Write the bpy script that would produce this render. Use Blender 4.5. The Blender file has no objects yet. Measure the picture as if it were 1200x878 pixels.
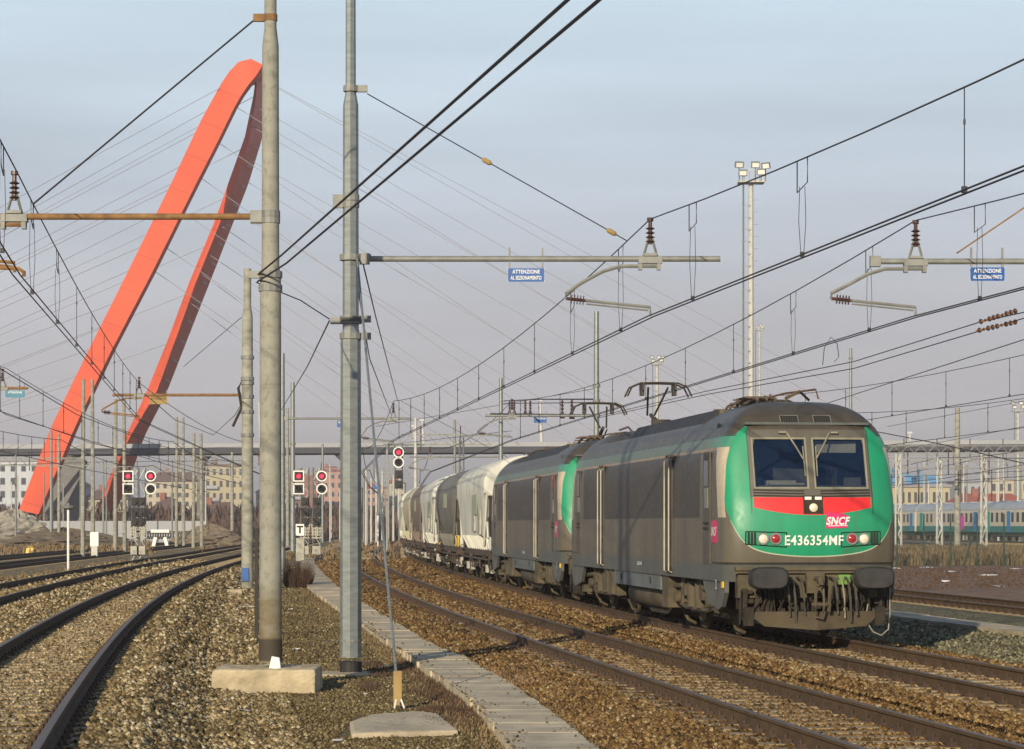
import bpy, math, random
import numpy as np
from mathutils import Vector, Matrix
random.seed(7); rng=np.random.default_rng(7)
SC=bpy.context.scene; COL=SC.collection
# ---------------------------------------------------------------- camera, sky, sun, exposure
F=2900.0; YH=615.0; CZ=2.0                      # focal length (photo pixels), horizon row, camera height over rail
cam_d=bpy.data.cameras.new('camera'); cam=bpy.data.objects.new('camera',cam_d); COL.objects.link(cam); SC.camera=cam
cam.location=(0,0,CZ); cam.rotation_euler=(math.radians(90),0,0)
cam_d.sensor_width=36; cam_d.lens=F/1200*36; cam_d.shift_y=(YH-439)/1200; cam_d.clip_start=.1; cam_d.clip_end=12000
SUN_AZ=math.radians(19); SUN_EL=math.radians(17.5)   # light travels 19 deg to the right of the view axis
world=bpy.data.worlds.new('World'); SC.world=world; world.use_nodes=True
wn=world.node_tree; wn.nodes.clear()
wo=wn.nodes.new('ShaderNodeOutputWorld'); bg=wn.nodes.new('ShaderNodeBackground'); wn.links.new(bg.outputs[0],wo.inputs[0])
sky=wn.nodes.new('ShaderNodeTexSky'); sky.sky_type='NISHITA'; sky.sun_disc=False
sky.sun_elevation=SUN_EL; sky.sun_rotation=math.radians(180+19); sky.air_density=1.0; sky.dust_density=1.5; sky.altitude=240
tc=wn.nodes.new('ShaderNodeTexCoord'); sx=wn.nodes.new('ShaderNodeSeparateXYZ'); wn.links.new(tc.outputs['Generated'],sx.inputs[0])
cr=wn.nodes.new('ShaderNodeValToRGB'); wn.links.new(sx.outputs[2],cr.inputs[0])      # thin winter overcast veil low down, upper sky darkened to cut ambient light
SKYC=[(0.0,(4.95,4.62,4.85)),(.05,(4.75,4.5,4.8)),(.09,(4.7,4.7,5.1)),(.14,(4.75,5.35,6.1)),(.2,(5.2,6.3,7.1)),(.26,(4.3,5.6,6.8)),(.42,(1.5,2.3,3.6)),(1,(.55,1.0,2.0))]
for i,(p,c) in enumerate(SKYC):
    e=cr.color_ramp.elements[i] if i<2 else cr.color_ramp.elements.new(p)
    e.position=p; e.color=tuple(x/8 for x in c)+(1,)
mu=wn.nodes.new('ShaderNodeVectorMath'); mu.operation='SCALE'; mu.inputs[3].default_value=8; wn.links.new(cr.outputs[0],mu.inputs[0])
mp=wn.nodes.new('ShaderNodeMapping'); mp.inputs['Scale'].default_value=(1.3,1.3,14); mp.inputs['Rotation'].default_value=(0,.06,0); wn.links.new(tc.outputs['Generated'],mp.inputs[0])
ns=wn.nodes.new('ShaderNodeTexNoise'); ns.inputs['Scale'].default_value=2.2; ns.inputs['Detail'].default_value=4; wn.links.new(mp.outputs[0],ns.inputs[0])
nr=wn.nodes.new('ShaderNodeMapRange'); nr.inputs['From Min'].default_value=.3; nr.inputs['From Max'].default_value=.7; nr.inputs['To Min'].default_value=.88; nr.inputs['To Max'].default_value=1.10; wn.links.new(ns.outputs[0],nr.inputs[0])
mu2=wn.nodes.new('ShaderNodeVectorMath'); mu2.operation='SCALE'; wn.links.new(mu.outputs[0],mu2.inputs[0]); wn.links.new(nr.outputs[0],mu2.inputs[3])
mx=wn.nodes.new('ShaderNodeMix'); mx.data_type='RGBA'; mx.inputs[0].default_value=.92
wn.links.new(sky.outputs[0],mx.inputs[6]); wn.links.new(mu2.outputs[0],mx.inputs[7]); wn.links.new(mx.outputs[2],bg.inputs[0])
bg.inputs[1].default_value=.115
sl=bpy.data.lights.new('sun','SUN'); so=bpy.data.objects.new('sun',sl); COL.objects.link(so)
sl.energy=5.0; sl.angle=math.radians(.6); sl.color=(1,.86,.64)
ld=Vector((math.sin(SUN_AZ)*math.cos(SUN_EL),math.cos(SUN_AZ)*math.cos(SUN_EL),-math.sin(SUN_EL)))
so.rotation_euler=ld.to_track_quat('-Z','Y').to_euler()
vs=SC.view_settings; vs.view_transform='Standard'; vs.look='None'; vs.gamma=1; vs.use_curve_mapping=False; vs.exposure=0.16
SC.cycles.max_bounces=6; SC.cycles.transparent_max_bounces=12
# ---------------------------------------------------------------- helpers
def W(px,py,Y): return Vector(((px-600)*Y/F, Y, CZ+(YH-py)*Y/F))
def U(px,py,z=0.0):
    Y=F*(CZ-z)/(py-YH); return Vector(((px-600)*Y/F,Y,z))
class E:                                           # tiny expression builder for shader maths
    nt=None
    def __init__(s,k): s.k=k
    @staticmethod
    def op(o,*a):
        n=E.nt.nodes.new('ShaderNodeMath'); n.operation=o
        for i,x in enumerate(a):
            if isinstance(x,E): E.nt.links.new(x.k,n.inputs[i])
            else: n.inputs[i].default_value=x
        return E(n.outputs[0])
    def __add__(s,o): return E.op('ADD',s,o)
    __radd__=__add__
    def __sub__(s,o): return E.op('SUBTRACT',s,o)
    def __rsub__(s,o): return E.op('SUBTRACT',o,s)
    def __mul__(s,o): return E.op('MULTIPLY',s,o)
    __rmul__=__mul__
    def lt(s,o,w=.006):                            # soft s<o
        d=(o-s) if isinstance(o,E) else E.op('SUBTRACT',o,s)
        return E.op('MINIMUM',E.op('MAXIMUM',d*(1/w)+.5,0),1)
    def gt(s,o,w=.006): return 1-s.lt(o,w)
    def mn(s,o): return E.op('MINIMUM',s,o)
    def mxx(s,o): return E.op('MAXIMUM',s,o)
    def ab(s): return E.op('ABSOLUTE',s)
def mixc(f,a,b):
    n=E.nt.nodes.new('ShaderNodeMix'); n.data_type='RGBA'
    if isinstance(f,E): E.nt.links.new(f.k,n.inputs[0])
    else: n.inputs[0].default_value=f
    for i,c in ((6,a),(7,b)):
        if isinstance(c,E): E.nt.links.new(c.k,n.inputs[i])
        else: n.inputs[i].default_value=(*c,1)
    return E(n.outputs[2])
def noise(scale,det=3,vec=None,stretch=None,obj=False,rough=.6):
    t=E.nt.nodes.new('ShaderNodeTexCoord'); v=t.outputs['Object']
    if not obj:
        g=E.nt.nodes.new('ShaderNodeNewGeometry'); v=g.outputs['Position']
    if stretch:
        m=E.nt.nodes.new('ShaderNodeMapping'); m.inputs['Scale'].default_value=stretch; E.nt.links.new(v,m.inputs[0]); v=m.outputs[0]
    n=E.nt.nodes.new('ShaderNodeTexNoise'); n.inputs['Scale'].default_value=scale; n.inputs['Detail'].default_value=det; n.inputs['Roughness'].default_value=rough
    E.nt.links.new(v,n.inputs[0]); return E(n.outputs[0])
def ramp(e,stops):
    n=E.nt.nodes.new('ShaderNodeValToRGB'); E.nt.links.new(e.k,n.inputs[0])
    for i,(p,c) in enumerate(stops):
        el=n.color_ramp.elements[i] if i<2 else n.color_ramp.elements.new(p)
        el.position=p; el.color=(*c,1)
    return E(n.outputs[0])
def newmat(name,rough=.7,metal=0):
    m=bpy.data.materials.new(name); m.use_nodes=True; nt=m.node_tree; E.nt=nt
    p=nt.nodes['Principled BSDF']; p.inputs['Roughness'].default_value=rough; p.inputs['Metallic'].default_value=metal
    return m,nt,p
def setcol(nt,p,c):
    if isinstance(c,E): nt.links.new(c.k,p.inputs['Base Color'])
    else: p.inputs['Base Color'].default_value=(*c,1)
def bump(nt,p,h,strength=.4,dist=.02):
    b=nt.nodes.new('ShaderNodeBump'); b.inputs['Strength'].default_value=strength; b.inputs['Distance'].default_value=dist
    nt.links.new(h.k,b.inputs['Height']); nt.links.new(b.outputs[0],p.inputs['Normal'])
def var(c,k): return tuple(max(0,x*k) for x in c)
def mat(name,c,rough=.7,metal=0,amt=.25,scale=3,stretch=None,obj=True,c2=None,bmp=0,bs=30,spec=None):
    m,nt,p=newmat(name,rough,metal)
    n=noise(scale,4,stretch=stretch,obj=obj)
    col=ramp(n,[(.3,var(c,1-amt)),(.5,c),(.72,c2 or var(c,1+amt))]); setcol(nt,p,col)
    if bmp: bump(nt,p,noise(bs,3,obj=obj),bmp,.02)
    if spec is not None: p.inputs['Specular IOR Level'].default_value=spec
    return m
def emit(name,c,s,base=None):
    m,nt,p=newmat(name,.3); setcol(nt,p,base or c)
    p.inputs['Emission Color'].default_value=(*c,1); p.inputs['Emission Strength'].default_value=s; return m
class MB:
    def __init__(s): s.v=[]; s.f=[]; s.m=[]
    def add(s,vs,fs,mi=0):
        o=len(s.v); s.v+= [tuple(x) for x in vs]; s.f+= [tuple(i+o for i in q) for q in fs]; s.m+=[mi]*len(fs); return s
    def box(s,c,sz,rz=0,mi=0,top=1.0,ry=0,rx=0):
        hx,hy,hz=sz[0]/2,sz[1]/2,sz[2]/2; R=Matrix.Rotation(rz,3,'Z')@Matrix.Rotation(ry,3,'Y')@Matrix.Rotation(rx,3,'X'); P=[]
        for z in(-1,1):
            k=top if z>0 else 1
            for x,y in((-1,-1),(1,-1),(1,1),(-1,1)): P.append(Vector(c)+R@Vector((x*hx*k,y*hy*k,z*hz)))
        return s.add(P,[(0,3,2,1),(4,5,6,7),(0,1,5,4),(1,2,6,5),(2,3,7,6),(3,0,4,7)],mi)
    def cyl(s,p0,p1,r0,r1=None,n=8,mi=0,caps=True,ph=0):
        p0=Vector(p0);p1=Vector(p1); r1=r0 if r1 is None else r1; d=(p1-p0)
        if d.length<1e-6: return s
        d.normalize(); a=d.orthogonal().normalized()
        if abs(d.z)>.95: a=Vector((1,0,0))
        a=(a-d*a.dot(d)).normalized(); b=d.cross(a); P=[]
        for p,r in((p0,r0),(p1,r1)):
            for i in range(n):
                t=ph+2*math.pi*i/n; P.append(p+(a*math.cos(t)+b*math.sin(t))*r)
        fs=[(i,(i+1)%n,n+(i+1)%n,n+i) for i in range(n)]
        if caps: fs+=[tuple(range(n))[::-1],tuple(range(n,2*n))]
        return s.add(P,fs,mi)
    def tube(s,pts,r,n=5,mi=0):
        pts=[Vector(p) for p in pts]; P=[]; 
        for i,p in enumerate(pts):
            d=(pts[min(i+1,len(pts)-1)]-pts[max(i-1,0)]).normalized()
            up=Vector((0,0,1)) if abs(d.z)<.9 else Vector((1,0,0))
            a=d.cross(up).normalized(); b=d.cross(a); rr=r[i] if isinstance(r,(list,tuple)) else r
            for k in range(n):
                t=2*math.pi*k/n; P.append(p+(a*math.cos(t)+b*math.sin(t))*rr)
        fs=[]
        for i in range(len(pts)-1):
            for k in range(n): fs.append((i*n+k,i*n+(k+1)%n,(i+1)*n+(k+1)%n,(i+1)*n+k))
        fs+=[tuple(range(n)),tuple(range((len(pts)-1)*n,len(pts)*n))[::-1]]
        return s.add(P,fs,mi)
    def loft(s,rings,mi=0,caps=True,closed=True):
        n=len(rings[0]); P=[p for r in rings for p in r]; fs=[]
        for i in range(len(rings)-1):
            for k in range(n if closed else n-1): fs.append((i*n+k,i*n+(k+1)%n,(i+1)*n+(k+1)%n,(i+1)*n+k))
        if caps: fs+=[tuple(range(n))[::-1],tuple(range((len(rings)-1)*n,len(rings)*n))]
        return s.add(P,fs,mi)
    def prism(s,poly,axis,a0,a1,mi=0):             # polygon extruded along an axis: poly in the two other axes
        def mk(p,a):
            return {'x':(a,p[0],p[1]),'y':(p[0],a,p[1]),'z':(p[0],p[1],a)}[axis]
        return s.loft([[mk(p,a0) for p in poly],[mk(p,a1) for p in poly]],mi)
    def lathe(s,prof,c=(0,0,0),n=12,mi=0,axis='z'):
        P=[]
        for r,h in prof:
            for k in range(n):
                t=2*math.pi*k/n; q=(r*math.cos(t),r*math.sin(t),h)
                if axis=='x': q=(h,q[0],q[1])
                if axis=='y': q=(q[0],h,q[1])
                P.append((q[0]+c[0],q[1]+c[1],q[2]+c[2]))
        m=len(prof); fs=[(i*n+k,i*n+(k+1)%n,(i+1)*n+(k+1)%n,(i+1)*n+k) for i in range(m-1) for k in range(n)]
        fs+=[tuple(range(n))[::-1],tuple(range((m-1)*n,m*n))]
        return s.add(P,fs,mi)
    def build(s,name,mats,parent=None,loc=None,smooth=False,local=False,label=None,auto=None,fixn=True):
        me=bpy.data.meshes.new(name); off=Vector((0,0,0))
        if parent is not None and not local:
            q=parent
            while q is not None: off+=q.location; q=q.parent
        if loc is not None: off+=Vector(loc)
        V=[(a-off.x,b-off.y,c-off.z) for a,b,c in s.v]
        me.from_pydata(V,[],s.f)
        if not isinstance(mats,(list,tuple)): mats=[mats]
        for m in mats: me.materials.append(m)
        me.polygons.foreach_set('material_index',s.m)
        if fixn and len(s.f)<60000:
            import bmesh; bm=bmesh.new(); bm.from_mesh(me); bmesh.ops.recalc_face_normals(bm,faces=bm.faces); bm.to_mesh(me); bm.free()
        if smooth or auto:
            me.polygons.foreach_set('use_smooth',[True]*len(me.polygons))
            if auto: me.set_sharp_from_angle(angle=math.radians(auto))
        o=bpy.data.objects.new(name,me); COL.objects.link(o); o.parent=parent
        if loc is not None: o.location=loc
        if label: o['label']=label
        return o
def tag(o,label,cat,group=None,kind=None):
    if label: o['label']=label
    if cat: o['category']=cat
    if group: o['group']=group
    if kind: o['kind']=kind
    return o
def struct(o,kind='structure'): o['kind']=kind; return o
def thing(name,label,cat,loc,rz=0,group=None):
    o=bpy.data.objects.new(name,None); COL.objects.link(o); o.location=loc; o.rotation_euler=(0,0,rz); o.empty_display_size=.3
    return tag(o,label,cat,group)
def dup(o,parent=None):
    c=o.copy(); COL.objects.link(c); c.parent=parent
    for ch in list(o.children): dup(ch,c)
    return c
def text_mesh(txt,size,font_scale_x=1.0,bold=0.0):
    cu=bpy.data.curves.new('txt','FONT'); cu.body=txt; cu.size=size; cu.align_x='CENTER'; cu.align_y='CENTER'; cu.resolution_u=3; cu.offset=bold; cu.space_character=1.06
    ob=bpy.data.objects.new('txt',cu); COL.objects.link(ob)
    bpy.context.view_layer.update()
    me=bpy.data.meshes.new_from_object(ob.evaluated_get(bpy.context.evaluated_depsgraph_get()))
    vs=[(v.co.x*font_scale_x,v.co.y) for v in me.vertices]; fs=[tuple(p.vertices) for p in me.polygons]
    bpy.data.objects.remove(ob); bpy.data.curves.remove(cu); bpy.data.meshes.remove(me)
    return vs,fs
# ---------------------------------------------------------------- materials
M={}
M['concrete']=mat('concrete',(.40,.33,.215),.9,amt=.35,scale=2.5,bmp=.5,bs=25)
M['slab']=mat('slab_concrete',(.46,.385,.265),.9,amt=.3,scale=1.3,obj=False,bmp=.4,bs=40)
M['pole_conc']=mat('spun_concrete',(.26,.255,.21),.85,amt=.35,scale=2.2,stretch=(1,1,2.2),bmp=.25,bs=14)
M['galv']=mat('galvanised_steel',(.22,.24,.235),.45,.45,amt=.2,scale=5,stretch=(1,1,4))
M['galv_d']=mat('dull_steel',(.20,.205,.19),.6,.2,amt=.25,scale=5)
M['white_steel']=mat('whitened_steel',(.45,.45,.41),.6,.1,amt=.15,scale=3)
M['rustarm']=mat('rusty_tube',(.22,.12,.045),.8,.1,amt=.4,scale=6)
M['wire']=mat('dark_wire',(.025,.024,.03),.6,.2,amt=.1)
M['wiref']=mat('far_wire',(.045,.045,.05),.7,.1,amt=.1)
M['cable']=mat('stay_cable',(.33,.33,.35),.6,.1,amt=.05)
M['insul']=mat('brown_insulator',(.07,.035,.03),.35,amt=.2)
M['black']=mat('black_rubber',(.014,.013,.012),.7,amt=.3)
M['under']=mat('underframe_grime',(.026,.02,.012),.85,amt=.55,scale=3.5,bmp=.3)
M['under_l']=mat('dusty_steel',(.078,.062,.036),.8,amt=.45,scale=3)
M['rail_side']=mat('rusty_rail',(.075,.042,.014),.85,amt=.35,scale=4,obj=False)
M['rail_top']=mat('worn_rail_head',(.105,.07,.05),.5,.25,amt=.25,scale=.8,obj=False)
M['sleeper']=mat('sleeper_concrete',(.29,.215,.12),.95,amt=.3,scale=3,obj=False,bmp=.3)
M['clip']=mat('rail_clip',(.06,.035,.022),.9,amt=.3)
M['blue']=mat('blue_enamel',(.003,.075,.30),.4,amt=.08)
M['teal']=mat('teal_enamel',(.01,.16,.25),.5,amt=.1)
M['ochre']=mat('ochre_plate',(.30,.20,.07),.7,amt=.2)
M['whitep']=mat('white_paint',(.72,.72,.68),.5,amt=.08)
M['yellow']=mat('yellow_paint',(.65,.42,.02),.5,amt=.15)
M['litter']=mat('litter_paper',(.62,.62,.6),.8,amt=.1)
M['arch']=mat('red_arch_paint',(.60,.085,.03),.6,amt=.10,scale=.12,c2=(.52,.065,.025))
M['redlamp']=emit('red_lamp',(1,.02,.07),1.6,(.6,.01,.03))
M['darklens']=mat('dark_lens',(.01,.012,.014),.15,amt=.1)
nt=M['arch'].node_tree; E.nt=nt; p=nt.nodes['Principled BSDF']; lk=p.inputs['Base Color'].links[0].from_socket; g=nt.nodes.new('ShaderNodeNewGeometry'); sp=nt.nodes.new('ShaderNodeSeparateXYZ'); nt.links.new(g.outputs['Position'],sp.inputs[0])
ar=E.op('FRACT',(E(sp.outputs[2])*.9+E(sp.outputs[0])*.35+E(sp.outputs[1])*.12)*(1/5.5)).lt(.022,.01); st=noise(.35,4,stretch=(1,1,.12))
vm=nt.nodes.new('ShaderNodeVectorMath'); vm.operation='SCALE'; nt.links.new(lk,vm.inputs[0]); nt.links.new(((1-ar*.28)*(st*.28+.86)).k,vm.inputs[3]); nt.links.new(vm.outputs[0],p.inputs['Base Color'])
def ballast_mat(name,stops,sc=26,patch=None,attr=False,bstr=1.0):
    m,nt,p=newmat(name,.92)
    g=nt.nodes.new('ShaderNodeNewGeometry')
    if attr:
        a=nt.nodes.new('ShaderNodeAttribute'); a.attribute_name='rnd'; r=E(a.outputs['Fac'])
    else:
        v=nt.nodes.new('ShaderNodeTexVoronoi'); v.inputs['Scale'].default_value=sc; nt.links.new(g.outputs['Position'],v.inputs['Vector'])
        s=nt.nodes.new('ShaderNodeSeparateColor'); nt.links.new(v.outputs['Color'],s.inputs[0]); r=E(s.outputs[0])
        v2=nt.nodes.new('ShaderNodeTexVoronoi'); v2.inputs['Scale'].default_value=sc; nt.links.new(g.outputs['Position'],v2.inputs['Vector'])
        h=E(v2.outputs['Distance'])*-1.0+noise(sc*2.2,3)*.5
        bump(nt,p,h,bstr,.04)
    c=ramp(r,stops)
    big=noise(.55,3); mid=noise(2.8,3)
    f=(big*.9+mid*.7)*1.0+(-.12)
    n=nt.nodes.new('ShaderNodeVectorMath'); n.operation='SCALE'; nt.links.new(c.k,n.inputs[0]); nt.links.new((f*1.0+.28).k,n.inputs[3])
    c=E(n.outputs[0])
    if patch: c=mixc((noise(patch[1],4)-patch[2]).mxx(0).mn(.12)*8.0*patch[3],c,patch[0])
    setcol(nt,p,c); p.inputs['Specular IOR Level'].default_value=.2
    return m
ST_A=[(0,(0.0410,0.0213,0.0074)),(.3,(0.1269,0.0696,0.0229)),(.65,(0.2048,0.1229,0.0426)),(.92,(0.2703,0.1802,0.0778)),(1,(0.3685,0.2948,0.1720))]
ST_L=[(0,(0.0480,0.0346,0.0144)),(.3,(0.1536,0.1056,0.0432)),(.6,(0.2688,0.1968,0.0912)),(.85,(0.4032,0.3168,0.1776)),(1,(0.5760,0.4992,0.3456))]
ST_G=[(0,(0.0517,0.0356,0.0138)),(.35,(0.1207,0.0897,0.0391)),(.75,(0.1840,0.1380,0.0633)),(.95,(0.2530,0.2012,0.1035)),(1,(0.4140,0.3565,0.2300))]
ST_R=[(0,(0.0382,0.0357,0.0204)),(.4,(0.1190,0.1105,0.0638)),(.8,(0.2125,0.1913,0.1105)),(1,(0.3570,0.3230,0.2125))]
M['bal_A']=ballast_mat('brown_ballast',ST_A,24); M['bal_L']=ballast_mat('beige_ballast',ST_L,20); M['bal_G']=ballast_mat('mossy_gravel',ST_G,30,((.15,.145,.10),.55,.50,.85)); M['bal_R']=ballast_mat('grey_green_ballast',ST_R,24)
M['st_A']=ballast_mat('brown_stone',ST_A,attr=True); M['st_L']=ballast_mat('beige_stone',ST_L,attr=True); M['st_G']=ballast_mat('olive_stone',ST_G,attr=True); M['st_R']=ballast_mat('grey_stone',ST_R,attr=True)
m,nt,p=newmat('field_ground',.95)
setcol(nt,p,mixc((noise(.06,4)-.42).mxx(0).mn(.2)*5.0,mixc(noise(1.5,4),(.16,.11,.07),(.10,.085,.05)),(.19,.15,.10))); bump(nt,p,noise(6,4),.5,.1); M['ground']=m
m,nt,p=newmat('dry_red_soil',.95)
setcol(nt,p,ramp(noise(2.4,6),[(.3,(.085,.045,.025)),(.48,(.15,.08,.045)),(.58,(.19,.12,.07)),(.8,(.26,.19,.12))])); bump(nt,p,noise(5,4),.6,.1); M['soil']=m
m,nt,p=newmat('coal_dust',.95); setcol(nt,p,ramp(noise(8,4),[(.3,(.05,.05,.045)),(.7,(.12,.12,.10))])); M['dark']=m
nt=M['slab'].node_tree; E.nt=nt; p=nt.nodes['Principled BSDF']; lk=p.inputs['Base Color'].links[0].from_socket; oi=nt.nodes.new('ShaderNodeObjectInfo'); vm=nt.nodes.new('ShaderNodeVectorMath'); vm.operation='SCALE'; nt.links.new(lk,vm.inputs[0]); nt.links.new((E(oi.outputs['Random'])*.2+.85+(noise(7,5)-.5)*.5).k,vm.inputs[3]); nt.links.new(vm.outputs[0],p.inputs['Base Color'])
# ---------------------------------------------------------------- track alignments  X(Y)
def interp(K):
    ys=np.array([k[0] for k in K],float); xs=np.array([k[1] for k in K],float)
    d=np.gradient(xs,ys)
    def f(y):
        i=int(np.clip(np.searchsorted(ys,y)-1,0,len(ys)-2)); h=ys[i+1]-ys[i]; t=(y-ys[i])/h
        return float((2*t**3-3*t*t+1)*xs[i]+(t**3-2*t*t+t)*h*d[i]+(-2*t**3+3*t*t)*xs[i+1]+(t**3-t*t)*h*d[i+1])
    return f
XA=interp([(-20,9.6),(0,6.95),(10,5.5),(22,3.92),(28.3,3.08),(35,2.18),(45,.87),(58,-.75),(80,-3.2),(101,-5.25),(120,-6.85),(145,-8.75),(166,-10),(200,-11.6),(232,-12.95),(294,-15),(331,-16.2),(387,-17.6),(620,-22)])
def XT(y): t=min(max((y-40)/50,0),1); return XA(y)+3.54+.22*t*t*(3-2*t)
XL=interp([(-20,.9),(0,-1.8),(10,-3.14),(19,-4.42),(26,-5.36),(34,-6.38),(44,-7.58),(58,-9.1),(70,-10.25),(88,-11.75),(99,-12.55),(112,-13.4),(145,-15.3),(200,-18.4),(312,-23.5),(620,-34)])
XL2=lambda y:XL(y)-3.75
XL3=lambda y:XL(y)-10.4
XL4=lambda y:XL(y)-14.6
XR=lambda y:XA(y)+13.1
ZA,ZT,ZL,ZR=0.0,.08,.28,.10
def heading(fx,y): return (fx(y+.5)-fx(y-.5))
def pt(fx,y,off=0,z=0):
    h=heading(fx,y); n=math.hypot(1,h); return Vector((fx(y)+off/n,y-off*h/n,z))
def strip(fx,z,prof,ys,mi=0):                      # sweep a cross profile [(off,z)] along an alignment
    mb=MB(); rings=[[pt(fx,y,o,z+dz) for o,dz in prof] for y in ys]
    return mb.loft(rings,mi,caps=False,closed=False)
def ysteps(a,b): 
    out=[a]; 
    while out[-1]<b: out.append(min(b,out[-1]+max(1.0,out[-1]*.03)))
    return out
# ---------------------------------------------------------------- ground and beds
mb=MB(); mb.add([(-3000,-60,-.27),(3000,-60,-.27),(3000,6000,-.27),(-3000,6000,-.27)],[(0,1,2,3)]); struct(mb.build('ground',M['ground']))
YS=ysteps(2,640)
def rings_strip(fn,ys,name,m):
    mb=MB(); mb.loft([fn(y) for y in ys],caps=False,closed=False); return struct(mb.build(name,m))
rings_strip(lambda y:[pt(XL,y,2.5,-.262),pt(XL,y,2.5,-.262)*.5+pt(XA,y,-1.6,-.262)*.5+Vector((0,0,.012)),pt(XA,y,-1.6,-.262)],ysteps(2,330),'gravel_ground',M['bal_G'])
rings_strip(lambda y:[pt(XA,y,-2.7,-.258),pt(XA,y,-2.0,-.19),pt(XA,y,1.7,-.19),pt(XT,y,-1.8,-.112),pt(XT,y,1.7,-.112),pt(XT,y,2.4,-.2)],YS,'ballast_bed',M['bal_A'])
rings_strip(lambda y:[pt(XT,y,2.38,-.205),pt(XA,y,9.3,-.2)],YS,'grey_gravel',M['bal_R'])
rings_strip(lambda y:[pt(XL,y,2.7,-.262),pt(XL,y,2.15,-.2),pt(XL,y,1.5,.10),pt(XL,y,-5.4,.10),pt(XL,y,-7.2,-.255)],YS,'ballast_bed',M['bal_L'])
rings_strip(lambda y:[pt(XL3,y,2.6,-.2),pt(XL3,y,1.6,-.02),pt(XL4,y,-1.6,-.02),pt(XL4,y,-2.6,-.2)],YS,'ballast_bed',M['bal_L'])
rings_strip(lambda y:[pt(XR,y,-2.9,-.2),pt(XR,y,-1.8,-.07),pt(XR,y,1.8,-.07),pt(XR,y,2.6,-.2)],YS,'ballast_bed',M['bal_R'])
rings_strip(lambda y:[pt(XR,y,2.6,-.215),pt(XR,y,9,-.16),pt(XR,y,19,-.1),pt(XR,y,30,-.15)],ysteps(30,420),'dry_soil',M['soil'])
# ---------------------------------------------------------------- stones
def stones(name,N,ymin,ymax,off,zf,fx,m,size=(.018,.036),power=1.6,clear=None,rust=True):
    u=rng.random(N); a=1-power; ys=(ymin**a+u*(ymax**a-ymin**a))**(1/a)
    tab_y=np.linspace(ymin,ymax,400); tx=np.array([fx(t) for t in tab_y]); hh=np.gradient(tx,tab_y)
    X=np.interp(ys,tab_y,tx); H=np.interp(ys,tab_y,hh)
    o=off(rng.random(N),ys); z=zf(o); n=np.sqrt(1+H*H)
    cx=X+o/n; cy=ys-o*H/n
    if clear is not None:
        k=clear(cx,cy,o,ys); cx,cy,z,o=cx[k],cy[k],z[k],o[k]; N=len(cx); ys=ys[k]
    r=size[0]+(size[1]*1.25-size[0])*rng.random(N)**2.2; oo=o if clear is None else None; r*=1+.6*np.clip((ys-32)/32,0,3.0)
    base=np.array([(1,0,0),(0,1,0),(-1,0,0),(0,-1,0),(.1,.1,.8),(0,0,-.7)])
    V=base[None]*(r[:,None,None]*(.65+.7*rng.random((N,6,1))))
    th=rng.random(N)*6.283; c,s=np.cos(th)[:,None],np.sin(th)[:,None]
    tl=(rng.random(N)-.5)[:,None]*1.2
    x=V[:,:,0]*c-V[:,:,1]*s; y=V[:,:,0]*s+V[:,:,1]*c; zz=V[:,:,2]+x*tl
    P=np.stack([x+cx[:,None],y+cy[:,None],zz+z[:,None]+.3*r[:,None]],2).reshape(-1,3)
    Fc=np.array([(0,1,4),(1,2,4),(2,3,4),(3,0,4),(1,0,5),(2,1,5),(3,2,5),(0,3,5)])
    Fi=(Fc[None]+(np.arange(N)*6)[:,None,None]).reshape(-1)
    me=bpy.data.meshes.new(name); me.vertices.add(N*6); me.vertices.foreach_set('co',P.reshape(-1)); me.loops.add(N*24); me.loops.foreach_set('vertex_index',Fi.astype(np.int32))
    me.polygons.add(N*8); me.polygons.foreach_set('loop_start',np.arange(0,N*24,3,dtype=np.int32)); me.update(calc_edges=True)
    at=me.attributes.new('rnd','FLOAT','POINT'); at.data.foreach_set('value',np.repeat(rng.random(N)*(.5+.5*np.clip(np.abs(np.abs(o)-.75)/.4,0,1) if rust else 1),6).astype(np.float32))
    me.materials.append(m); ob=bpy.data.objects.new(name,me); COL.objects.link(ob); ob['kind']='stuff'; return ob
def tooff(lo,hi): return lambda u,y: lo+(hi-lo)*u
QUICK=False
SN=.25 if QUICK else 1
railclear=lambda cx,cy,o,ys: (np.abs(np.abs(o)-.75)>.1)
def clA(cx,cy,o,ys):   # leave sleeper tops partly bare inside the gauge
    s=np.mod(ys,.6); onsl=(s<.26)&(np.abs(o)<1.28); return railclear(cx,cy,o,ys)&(~onsl|(rng.random(len(ys))<.8))
zbed=lambda z:(lambda o:np.full_like(o,z))
def clG(cx,cy,o,ys): return ~((cx>-4.03)&(cx<-2.6)&(cy>33.0)&(cy<34.5))&~((cx>-1.85)&(cx<-.62)&(cy>26.2)&(cy<29.1))&~((ys>40)&(rng.random(len(ys))<.3))
stones('ballast_stones',int(105000*SN),17,150,tooff(-2.75,1.95),lambda o:np.interp(o,[-2.75,-2.0],[-.25,-.19]),XA,M['st_A'],clear=clA,power=1.8)
stones('ballast_stones',int(44000*SN),24,150,tooff(-1.9,2.2),zbed(-.112),XT,M['st_A'],clear=clA)
def zL(o): return np.interp(o,[-7.2,-5.4,1.5,2.15,2.7],[-.255,.10,.10,-.2,-.262])
stones('ballast_stones',int(50000*SN),15.5,130,tooff(1.0,3.2),zL,XL,M['st_L'],size=(.02,.042),clear=lambda cx,cy,o,ys:clA(cx,cy,o,ys)&clG(cx,cy,o,ys))
stones('ballast_stones',int(30000*SN),16,130,tooff(-6,-1.0),zL,XL,M['st_L'],clear=lambda cx,cy,o,ys:np.abs(np.abs(o+3.75)-.75)>.1)
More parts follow.
